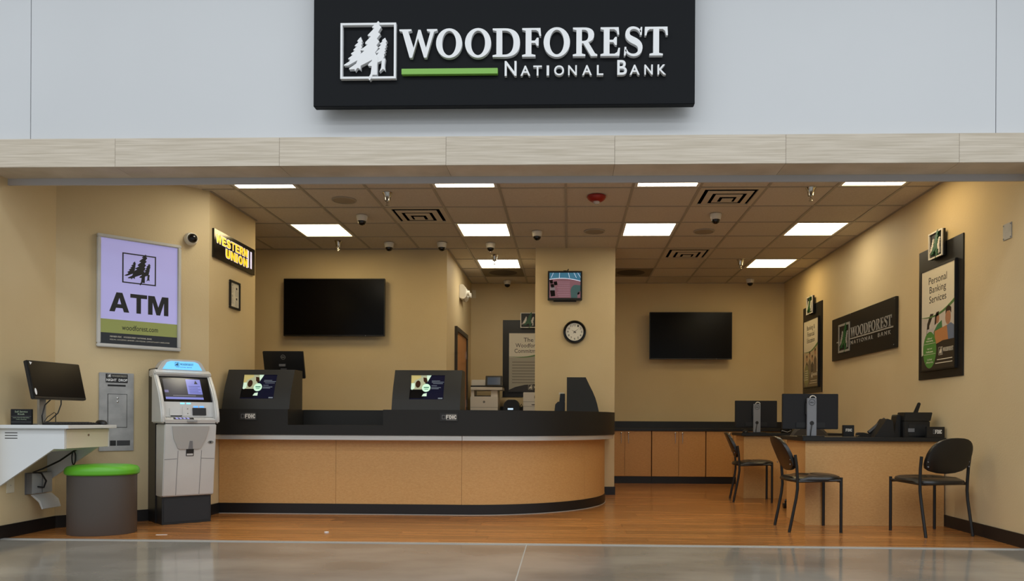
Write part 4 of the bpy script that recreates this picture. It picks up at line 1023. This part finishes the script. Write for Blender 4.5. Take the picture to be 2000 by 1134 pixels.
def make_chair(label):
    t = thing('guest_chair', label, 'chair', (0, 0, 0), 0, 'black guest chairs')
    lv = []
    for s, z in ((.90, .418), (.99, .424), (1.0, .436), (.97, .450), (.86, .460), (.55, .465), (.1, .466)):
        lv.append([(x * s, y * s + .015, z - .010 * (y < -.1) + (.006 if y > .12 else 0)) for x, y in sup(0, 0, .232, .225, 3.2, 32)])
    part('seat', pad(lv), M_VINYL, t)
    lean = .42
    lv = []
    for s, o in ((.90, -.022), (.985, -.017), (1.0, .0), (.985, .014), (.90, .022)):
        lv.append([(x, -.175 + o + .55 * x * x * 1.0 - lean * (z - .02), .505 + z * .985) for x, z in back_outline(s)])
    bk = part('backrest', pad([l[::-1] for l in lv]), M_VINYL, t)
    for sx in (-1, 1):
        part('leg', MB().tube([(sx * .215, .205, 0), (sx * .215, .205, .20), (sx * .215, .205, .452)], .0125, 10), M_FRAME, t)
        part('leg', MB().tube([(sx * .218, -.215, 0), (sx * .218, -.185, .15), (sx * .218, -.160, .28), (sx * .220, -.150, .36), (sx * .222, -.152, .44), (sx * .224, -.158, .54), (sx * .226, -.172, .635)], .0125, 10), M_FRAME, t)
        for z in (.555, .595): part('bolt', MB().lathe([(.006, 0), (.006, -.006)], (sx * .19, -.20, z), 8, 'y'), M_GREY, bk)
        part('seat_rail', MB().tube([(sx * .216, .205, .428), (sx * .216, .0, .420), (sx * .220, -.150, .415)], .010, 8), M_FRAME, t)
    part('cross_rail', MB().tube([(-.215, .195, .418), (.215, .195, .418)], .009, 8).tube([(-.22, -.148, .412), (.22, -.148, .412)], .009, 8), M_FRAME, t)
    return t
ch = make_chair('black guest chair seen from behind beside the poster wall baseboard')
def face(o, loc, fx, fy): o.location = loc; o.rotation_euler = (0, 0, math.atan2(fy, fx) - PI / 2)
face(ch, (2.965, 6.325, 0), -.10, .375)
c2 = dup(ch, (0, 0, 0), 0, 'black guest chair seen side-on at the free corner of the desk nearest the store')
face(c2, (2.028, 6.51, 0), 1, 0.0)
c3 = dup(ch, (0, 0, 0), 0, 'black guest chair seen side-on in front of the low cabinets')
face(c3, (2.096, 8.80, 0), 1, -.12)

# office swivel chair behind the near desk
t = thing('office_chair', 'dark swivel office chair behind the desk nearest the store', 'chair', (2.55, 7.90, 0), 0)
lv = [[(x * s, o * .9 + .25 - .4 * x * x, .645 + z * s) for x, z in [(px_, pz_ + .0) for px_, pz_ in sup(0, 0, .215, .22, 2.6, 28)]] for s, o in ((.9, -.03), (1.0, -.01), (1.0, .02), (.88, .045))]
part('backrest', pad(lv), M_OCH, t)
part('seat', pad([[(x * s, y * s, z) for x, y in sup(0, 0, .24, .23, 3, 28)] for s, z in ((.92, .42), (1.0, .44), (1.0, .47), (.9, .49))]), M_OCH, t)
part('back_post', MB().tube([(0, .1, .42), (0, .30, .43), (0, .32, .60)], .02), M_BLACK2, t)
part('gas_post', MB().cyl((0, 0, .10), .028, .33), M_BLACK2, t)
for k in range(5):
    a = R(90 + 72 * k + 54); x, y = .33 * math.cos(a), .29 * math.sin(a)
    lg = part('leg', MB().tube([(0, 0, .115), (x * .6, y * .6, .10), (x, y, .075)], .018), M_BLACK2, t)
    part('caster', MB().lathe([(.027, -.022), (.027, .022)], (x, y, .027), 14, 'x').cyl((x, y, .03), .008, .05), M_BLACK2, lg)
for sx in (-1, 1): part('armrest', MB().tube([(sx * .24, .1, .44), (sx * .29, .08, .52), (sx * .29, .05, .62), (sx * .29, -.12, .63)], .016), M_BLACK2, t)

# ------------------------------------------------------------------ things on the near desk
t = thing('desk_phone', 'black desk phone on a wedge stand beside the desk printer', 'phone', (2.80, 6.93, DZ), R(-90))
part('wedge', MB().prism([(-.08, 0), (.10, 0), (.08, .15), (.03, .165)], 'x', -.085, .085), M_BLACK2, t, bevel=.004)
part('handset', MB().tube([(-.06, -.075, .035), (-.06, .0, .10), (-.06, .07, .16)], .02), M_BLACK2, t)
part('display', MB().box(-.02, .07, -.003, .0, .0, .05), M_SCREEN, t, loc=(0, .02, .11), rot=(R(-50), 0, 0))
part('cord', MB().tube([(-.09, -.05, .03), (-.12, -.08, .012), (-.13, -.02, .008), (-.12, .06, .008)], .005), M_BLACK2, t)
t = thing('stapler', 'small black stapler lying on the desk beside the phone', 'stapler', (2.64, 6.90, DZ), R(8))
part('base', MB().box(-.06, .07, -.018, .018, 0, .010), M_BLACK2, t, bevel=.003)
part('arm', MB().prism([(-.065, .012), (.07, .012), (.07, .024), (.0, .040), (-.055, .040), (-.068, .028)], 'y', -.016, .016), M_BLACK2, t, bevel=.003)
part('nose', MB().box(-.068, -.05, -.014, .014, .006, .018), M_CHROME, t)
t = thing('desk_printer', 'black desktop printer with raised paper guide beside the phone', 'printer', (3.09, 6.90, DZ))
part('body', MB().prism([(-.115, 0), (.115, 0), (.118, .145), (-.115, .145)], 'y', -.05, .15), M_BLACK2, t, bevel=.006)
part('front_recess', MB().box(-.07, .085, -.053, -.045, .015, .115), M_INK, t)
part('label', MB().box(-.075, -.02, -.0535, -.049, .048, .080), M_GREY, t)
part('paper_tray', MB().prism([(-.115, .145), (.118, .145), (.135, .222), (-.105, .222)], 'y', -.06, .10), M_BLACK2, t, bevel=.004)
part('paper_guide', MB().prism([(.015, .215), (.055, .215), (.083, .30), (.075, .312), (.058, .312)], 'y', .05, .065), M_BLACK2, t, bevel=.003)
part('side_cassette', MB().prism([(-.18, .0), (-.12, .0), (-.115, .19), (-.14, .205), (-.15, .195)], 'y', .0, .12), M_BLACK2, t, bevel=.004)
t = thing('insurance_block', 'black deposit insurance block at the wall end of the desk with the printer', 'sign', (3.205, 6.725, DZ))
part('block', MB().box(-.085, .07, 0, .03, 0, .095), M_BLACK2, t, bevel=.002)
heavy('FDIC', -.012, .045, .035, .070, 0, M_WPLAS, t, gap=.14, name='lettering')
part('seal', MB().ring((-.030, -.014, .033, .072), (-.027, -.017, .037, .068), -.0006, 0), M_GREY, t)
t = thing('insurance_block', 'small black deposit insurance block beside the monitor', 'sign', (2.60, 7.14, DZ))
part('block', MB().box(-.05, .05, 0, .035, 0, .105), M_BLACK2, t, bevel=.002)
heavy('FDIC', -.028, .03, .045, .072, 0, M_WPLAS, t, gap=.14, name='lettering')
t = thing('computer_mouse', 'black computer mouse on the desk beside the small insurance block', 'mouse', (2.70, 7.05, DZ))
part('shell', pad([[(x * s, y * s, z) for x, y in sup(0, 0, .032, .055, 2.2, 20)] for s, z in ((.95, 0), (1, .008), (.92, .022), (.65, .033), (.2, .037))]), M_BLACK2, t)
part('wheel', MB().lathe([(.008, -.004), (.008, .004)], (0, .028, .030), 10, 'x'), M_GREY, t)
t = thing('computer_mouse', 'black computer mouse on the desk in front of the low cabinets', 'mouse', (2.10, 9.10, DZ))
part('shell', pad([[(x * s, y * s, z) for x, y in sup(0, 0, .035, .055, 2.2, 20)] for s, z in ((.95, 0), (1, .008), (.92, .022), (.65, .033), (.2, .037))]), M_BLACK2, t)
part('wheel', MB().lathe([(.008, -.004), (.008, .004)], (0, .028, .030), 10, 'x'), M_GREY, t)
t = thing('desk_phone', 'low black desk phone on the desk in front of the low cabinets', 'phone', (2.66, 9.16, DZ), R(20))
part('base', MB().prism([(-.08, 0), (.09, 0), (.09, .06), (-.08, .022)], 'x', -.09, .09), M_BLACK2, t, bevel=.004)
part('handset', MB().tube([(-.06, -.07, .04), (-.06, .0, .06), (-.06, .08, .075)], .018), M_BLACK2, t)
part('cord', MB().tube([(-.06, -.07, .03), (-.13, -.10, .012), (-.17, -.05, .03), (-.14, .0, .012)], .005), M_GREY, t)
# ------------------------------------------------------------------ cash machine (local: front faces -y, origin at the middle of the plinth front)
t = thing('cash_machine', 'tall silver cash machine with blue lit topper against the angled wall', 'cash machine', (-3.303, 6.496, 0), R(43))
part('plinth', MB().box(-.20, .20, 0, .40, 0, .235), mat('plinth_black', (34, 37, 40), .4), t, bevel=.003)
part('plinth_panel', MB().box(-.185, .185, -.004, .002, .02, .22), mat('plinth_panel', (38, 42, 46), .4), t)
part('rear_cabinet', MB().box(-.21, .205, .17, .415, 0, 1.345), M_BLACK2, t, bevel=.004)
# lower door: front leans outwards to the top
lo_prof = [(-.03, .245), (-.10, .845), (-.10, .858), (.17, .858), (.17, .235), (.0, .235)]
dr_ = part('lower_door', MB().prism(lo_prof, 'x', -.205, .212), M_SILVER, t, bevel=.006)
def fy(z): return -.03 - .07 * (z - .245) / .60
def onf(pts, off, name, m_, parent=None, th=.003):
    """shape lying on the leaning door front, pts = (x, z)"""
    n = len(pts); vs = [(x, fy(z) - off, z) for x, z in pts] + [(x, fy(z) - off + th, z) for x, z in pts]
    fs = [tuple(range(n)), tuple(range(n, 2 * n))[::-1]] + [((i + 1) % n, i, n + i, n + (i + 1) % n) for i in range(n)]
    return part(name, MB().add(vs, fs), m_, parent or dr_)
onf([(-.150, .842), (.150, .842), (.125, .735), (.085, .655), (.07, .645), (-.085, .645), (-.10, .655), (-.135, .735)], .010, 'shield_cover', mat('shield_silver', (188, 186, 182), .30, .35), th=.012)
onf([(-.006, .715), (.016, .715), (.022, .645), (-.016, .645)], .013, 'thumb_groove', M_GREY, th=.004)
onf([(-.030, .648), (.032, .648), (.032, .585), (-.030, .585)], .0035, 'bill_slot', M_INK, th=.003)
onf([(-.024, .606), (.026, .606), (.026, .590), (-.024, .590)], .006, 'bill_lip', M_SILVER, th=.003)
for a in (-.096, .094): onf([(a, .632), (a + .004, .632), (a - .002, .25), (a - .006, .25)], .0012, 'panel_seam', M_GREY, th=.001)
onf([(-.20, .560), (-.10, .566), (-.10, .562), (-.20, .556)], .0012, 'panel_seam', M_GREY, th=.001)
onf([(.095, .566), (.205, .560), (.205, .556), (.095, .562)], .0012, 'panel_seam', M_GREY, th=.001)
onf(ell(.168, .702, .024, .014, 18), .004, 'lock_escutcheon', M_CHROME, th=.004)
onf(ell(.166, .702, .009, .009, 12), .006, 'keyhole', M_DGREY, th=.003)
part('door_gap', MB().box(-.20, .205, -.088, .16, .857, .866), M_INK, t)
# fascia cheeks: curved side walls
ck = [(-.098, .866), (-.105, .90), (-.095, .96), (-.055, 1.06), (.01, 1.16), (.09, 1.25), (.16, 1.32), (.20, 1.335), (.20, .866)]
for sx in (-1, 1):
    a, b = (-.235, -.200) if sx < 0 else (.205, .240)
    part('side_cheek', MB().prism(ck, 'x', a, b), M_SILVER, t, bevel=.010)
inner_l, inner_r = -.200, .205
part('fascia_shelf', MB().prism([(-.090, .866), (-.098, .895), (-.05, .915), (.10, .93), (.18, .93), (.18, .866)], 'x', inner_l, inner_r), M_SILVER, t)
part('fascia_panel', MB().prism([(-.03, .92), (-.012, 1.05), (.16, 1.05), (.16, .92)], 'x', inner_l, inner_r), M_SILVER, t)
def onfas(pts, y0, z0, y1, z1, off, name, m_, parent, th=.003):
    """shape on the plane rising from (y0,z0) to (y1,z1); pts = (x, s) with s in metres up the slope"""
    l = math.hypot(y1 - y0, z1 - z0); ty, tz = (y1 - y0) / l, (z1 - z0) / l; ny, nz = -tz, ty
    def P3(x, s, o): return (x, y0 + ty * s + ny * o, z0 + tz * s + nz * o)
    n = len(pts); vs = [P3(x, s, off) for x, s in pts] + [P3(x, s, off - th) for x, s in pts]
    fs = [tuple(range(n)), tuple(range(n, 2 * n))[::-1]] + [((i + 1) % n, i, n + i, n + (i + 1) % n) for i in range(n)]
    return part(name, MB().add(vs, fs), m_, parent)
B0 = (-.012, 1.055, .135, 1.275)
bl = math.hypot(B0[2] - B0[0], B0[3] - B0[1])
bz = onfas([(inner_l, 0), (inner_r, 0), (inner_r, bl), (inner_l, bl)], *B0, 0, 'screen_bezel', M_BLACKG, t, th=.04)
rc = lambda x0, x1, s0, s1: [(x0, s0), (x1, s0), (x1, s1), (x0, s1)]
onfas(rc(-.172, .135, .018, bl - .03), *B0, .002, 'screen', em('atm_dark', (62, 62, 70), .30), bz, th=.003)
onfas(rc(.015, .135, .075, bl - .03), *B0, .0026, 'screen_picture', em('atm_blue', (120, 126, 196), .45), bz, th=.001)
onfas(rc(-.172, .135, .020, .042), *B0, .0026, 'screen_picture', em('atm_blue', (120, 126, 196), .45), bz, th=.001)
onfas(rc(-.172, -.14, .09, .115), *B0, .0026, 'screen_picture', em('atm_mauve', (110, 108, 150), .4), bz, th=.001)
for k in range(5): onfas(rc(.03, .125 - .02 * (k % 2), .088 + k * .017, .094 + k * .017), *B0, .0032, 'screen_text', em('atm_line', (86, 90, 150), .35), bz, th=.001)
onfas([(.08, .185), (.095, .225), (.11, .185)], *B0, .0032, 'screen_mark', em('atm_line2', (40, 44, 60), .3), bz, th=.001)
onfas(rc(-.11, .075, .055, .060), *B0, .0032, 'screen_text', em('atm_grey', (130, 130, 140), .35), bz, th=.001)
F0 = (-.03, .92, -.012, 1.05)
for a in (-.062, -.012): onfas(rc(a, a + .034, .112, .122), *F0, .003, 'blue_indicator', em('cyan', (120, 210, 255), 1.2), t)
for a in (.045, .095): onfas(rc(a, a + .036, .083, .096), *F0, .003, 'blue_indicator', em('azure', (90, 160, 250), 1.0), t)
onfas(rc(.035, .145, .015, .078), *F0, .012, 'card_reader', M_BLACK2, t, th=.014)
onfas(rc(-.150, -.060, .012, .075), *F0, .010, 'receipt_mouth', M_SILVER, t, th=.012)
onfas(rc(-.142, -.052, .004, .014), *F0, .004, 'receipt_gap', M_INK, t)
onfas(rc(-.045, .02, .01, .09), *F0, .004, 'jack_panel', M_SILVER, t)
for s_ in (.03, .07): onfas(ell(-.005, s_, .004, .004, 10), *F0, .006, 'jack_hole', M_INK, t)
K0 = (-.098, .895, -.05, .915)
onfas(rc(-.130, .03, .010, .042), *K0, .003, 'keypad', M_BLACK2, t)
for k in range(4): onfas([(-.112 + k * .030, .012), (-.094 + k * .030, .012), (-.098 + k * .030, .040), (-.116 + k * .030, .040)], *K0, .0045, 'key_row', em('keys', (150, 150, 215), .45), t, th=.002)
onfas(rc(-.03, .05, -.022, -.006), -.098, .895, -.085, .915, .002, 'name_badge', M_GREY, t)
# hood and lit topper
part('hood', MB().prism([(.135, 1.268), (.11, 1.30), (.155, 1.332), (.30, 1.332), (.30, 1.268)], 'x', -.232, .237), M_SILVER, t, bevel=.008)
tp_pts = [(-.212, 1.31), (.216, 1.31), (.160, 1.408), (.118, 1.426), (-.114, 1.426), (-.156, 1.408)]
part('topper', MB().prism(tp_pts, 'y', .15, .30), M_SILVER, t, bevel=.010)
lt = part('topper_light', MB().prism([(-.162, 1.336), (.166, 1.336), (.130, 1.396), (.10, 1.408), (-.096, 1.408), (-.126, 1.396)], 'y', .146, .158), em('topper', (110, 190, 245), .85), t)
logo(lt, -.062, -.028, 1.366, 1.398, .146, .0008, mat('topper_ink', (20, 70, 90), .4), mat('topper_ink', (20, 70, 90), .4), mat('topper_ink', (20, 70, 90), .4), line=.08)
word_letters(-.02, .09, 1.374, 1.392, .146, .0008, mat('topper_ink', (20, 70, 90), .4), lt, 'lettering')
print_text('NATIONAL BANK', -.05, .08, 1.354, 1.362, .146, mat('topper_ink', (20, 70, 90), .4), lt)

# ------------------------------------------------------------------ stool
t = thing('stool', 'oval dark stool with padded green seat by the wall desk', 'stool', (-3.680, 5.905, 0), R(14))
body = sup(0, 0, .245, .195, 2.15, 40)
part('body', pad([[(x * s, y * s, z) for x, y in body] for s, z in ((.985, 0), (1.0, .006), (1.0, .462))]), M_STOOL, t)
part('seat_pad', pad([[(x * s, y * s, z) for x, y in sup(0, 0, .262, .212, 2.15, 40)] for s, z in ((.955, .462), (1.0, .472), (1.008, .492), (.99, .512), (.93, .528), (.78, .538), (.5, .543), (.1, .544))]), M_GREEN, t)

# ------------------------------------------------------------------ wall desk with screen
t = thing('wall_desk', 'white wall mounted desk with sloped brackets, vents and a drawer', 'desk', (XL, 5.52, .39))
X1 = .50
br = [(.002, .435), (X1, .435), (X1, .285), (X1 - .08, .285), (0, 0)]
for y0_, nm in ((0.0, 'bracket'), (.53, 'bracket')):
    b_ = part(nm, MB().prism(br, 'y', y0_, y0_ + .02), M_KWHITE, t)
    if y0_ == 0.0:
        for k in range(3): part('vent_slot', MB().box(.05, .145, -.0008, .004, .360 + k * .020, .366 + k * .020), M_INK, b_)
part('desk_top', MB().box(0, .545, -.025, .58, .435, .462), M_KWHITE, t, bevel=.003)
dw = part('drawer', MB().box(X1 - .38, X1 + .004, .022, .528, .288, .430), M_CREAM, t)
part('drawer_lock', MB().lathe([(.010, 0), (.010, .004), (.005, .006)], (X1 + .004, .275, .385), 14, 'x'), M_CHROME, dw)
part('cable_tray', MB().box(.02, .30, .02, .53, .26, .275), M_KWHITE, t)
KZ = .852
t = thing('desk_screen', 'black touch screen tilted on a silver post on the white wall desk', 'monitor', (-4.085, 5.765, KZ), R(80))
pn = part('panel', MB().box(-.245, .245, -.018, .018, -.148, .148), M_BLACK2, t, bevel=.005, loc=(.04, -.10, .338), rot=(R(-14), 0, 0))
part('screen', MB().box(-.236, .236, -.0195, -.016, -.132, .140), M_SCREEN, pn)
part('sticker', MB().prism([(-.228, .136), (-.205, .130), (-.222, .112)], 'y', -.0205, -.019), M_WHITE, pn)
part('sticker', MB().prism(ell(-.222, -.095, .009, .026, 14), 'y', -.0205, -.019), M_WHITE, pn)
part('post', MB().prism([(-.03, .0), (.03, .0), (.03, .30), (-.03, .30)], 'y', -.02, .0), M_STEEL2, t)
part('arm', MB().box(-.03, .03, -.09, -.01, .27, .33), M_DGREY, t)
part('foot', MB().box(-.10, .10, -.08, .05, 0, .008), M_STEEL2, t, bevel=.002)
part('cable', MB().tube([(.0, -.10, .20), (-.06, -.10, .15), (-.085, -.10, .07), (-.07, -.09, .012), (-.01, -.09, .03), (.06, -.10, .09), (.09, -.10, .16), (.09, -.10, .21)], .0045), M_BLACK2, t)
part('cable', MB().tube([(-.06, -.085, .012), (-.02, -.085, .06), (.04, -.085, .095), (.055, -.085, .09), (.06, -.08, .012)], .003), M_BLACK2, t)
t = thing('keyboard', 'black keyboard lying on the white wall desk', 'keyboard', (-3.86, 5.80, KZ), R(75))
part('tray', MB().prism([(-.065, 0), (.065, 0), (.065, .018), (-.065, .008)], 'x', -.20, .20), M_BLACK2, t, bevel=.003)
kb = MB()
for r_ in range(4):
    for k in range(13): kb.box(-.185 + k * .0285, -.161 + k * .0285, -.052 + r_ * .026, -.030 + r_ * .026, .010 + r_ * .002, .017 + r_ * .002)
kb_o = part('keys', kb, M_DGREY, t); kb_o['kind'] = 'stuff'
part('cord', MB().tube([(-.10, .065, .008), (-.06, .085, .016), (.0, .09, .018), (.06, .08, .008)], .003), M_BLACK2, t)
t = thing('computer_mouse', 'black computer mouse at the end of the white wall desk', 'mouse', (-3.765, 6.02, KZ), R(60))
part('shell', pad([[(x * s, y * s, z) for x, y in sup(0, 0, .034, .060, 2.2, 20)] for s, z in ((.95, 0), (1, .008), (.92, .024), (.65, .035), (.2, .039))]), M_BLACK2, t)
part('wheel', MB().lathe([(.008, -.004), (.008, .004)], (0, .03, .032), 10, 'x'), M_GREY, t)
t = thing('desk_plaque', 'small black self service plaque standing on the white wall desk', 'sign', (-4.10, 5.585, KZ), R(8))
part('block', MB().box(-.075, .075, -.008, .008, 0, .118), M_BLACKG, t, bevel=.002)
for s, w_, a, b in (('Self Service', .045, .092, .106), ('Kiosk', .024, .074, .088), ('Loans, Financial Education,', .058, .050, .058), ('Online Banking', .036, .036, .044)):
    print_text(s, -w_, w_, a, b, -.008, mat('plaque_ink', (160, 176, 150), .4), t)
part('rule', MB().box(-.07, .07, -.0086, -.008, .062, .0635).box(-.07, .07, -.0086, -.008, .020, .0215), M_GREY, t)

# outlets below the wall desk
t = thing('outlet_cover', 'clear weather cover over two wall outlets below the white desk', 'outlet', (XL, 5.92, .305), R(90))
part('plate', MB().box(-.125, .125, -.006, 0, 0, .17), M_GREY, t, bevel=.002)
for x, m_ in ((-.06, M_DGREY), (.06, M_WPLAS)):
    g_ = part('gang_box', MB().ring((x - .055, x + .055, .005, .165), (x - .045, x + .045, .015, .155), -.05, -.006), M_GREY, t)
    part('socket', MB().box(x - .035, x + .035, -.012, -.006, .03, .14), M_CREAM, g_)
    part('plug', MB().box(x - .025, x + .025, -.048, -.012, .035 + .03 * (x > 0), .075 + .05 * (x > 0)), M_BLACK2 if x < 0 else M_WPLAS, g_, bevel=.004)
    part('clear_lid', MB().box(x - .054, x + .054, -.054, -.050, .006, .164), M_GLASS, g_)
part('hanging_lid', MB().prism([(-.05, .0), (-.11, -.05), (-.13, -.11), (-.12, -.115), (-.095, -.06), (-.03, -.004)], 'x', -.10, .11), M_GLASS, t)
part('cord', MB().tube([(-.06, -.045, .06), (-.02, -.08, .05), (.0, -.085, .10), (-.05, -.08, .165), (-.10, -.05, .175), (-.06, -.10, .20), (.02, -.18, .26), (.08, -.24, .325), (.10, -.26, .345)], .007), M_BLACK2, t)
part('cord', MB().tube([(.10 + .022 * math.cos(a), -.24, .28 + .055 * math.sin(a)) for a in [2 * PI * k / 20 for k in range(20)]], .005, closed=True), M_BLACK2, t)
t = thing('blank_outlet_plate', 'blank cream outlet plate under the sloped bracket of the white desk', 'wall plate', (XL, 5.64, .335), R(90))
part('plate', MB().box(-.04, .04, -.006, 0, 0, .115), M_CREAM, t, bevel=.002)
part('screw', MB().lathe([(.003, 0), (.003, -.002)], (0, -.006, .0575), 8, 'y'), M_GREY, t)

# scraps on the laminate floor
t = tag(link('paper_scrap', MB().prism([(-.04, 0), (.04, .0), (.042, .012), (-.038, .014)], 'z', 0, .002).mesh('paper_scrap'), M_WHITE, loc=(-3.16, 5.82, .0002), rot=(0, 0, R(12))), 'thin white paper sliver on the laminate in front of the cash machine', 'paper scrap')
t = tag(link('paper_scrap', MB().prism([(-.018, 0), (.0, .012), (.018, .0), (.01, -.014), (-.008, -.012)], 'z', 0, .008).mesh('paper_crumb'), M_WHITE, loc=(-1.93, 6.03, .0002)), 'crumpled white paper bit on the laminate in front of the counter', 'paper scrap')
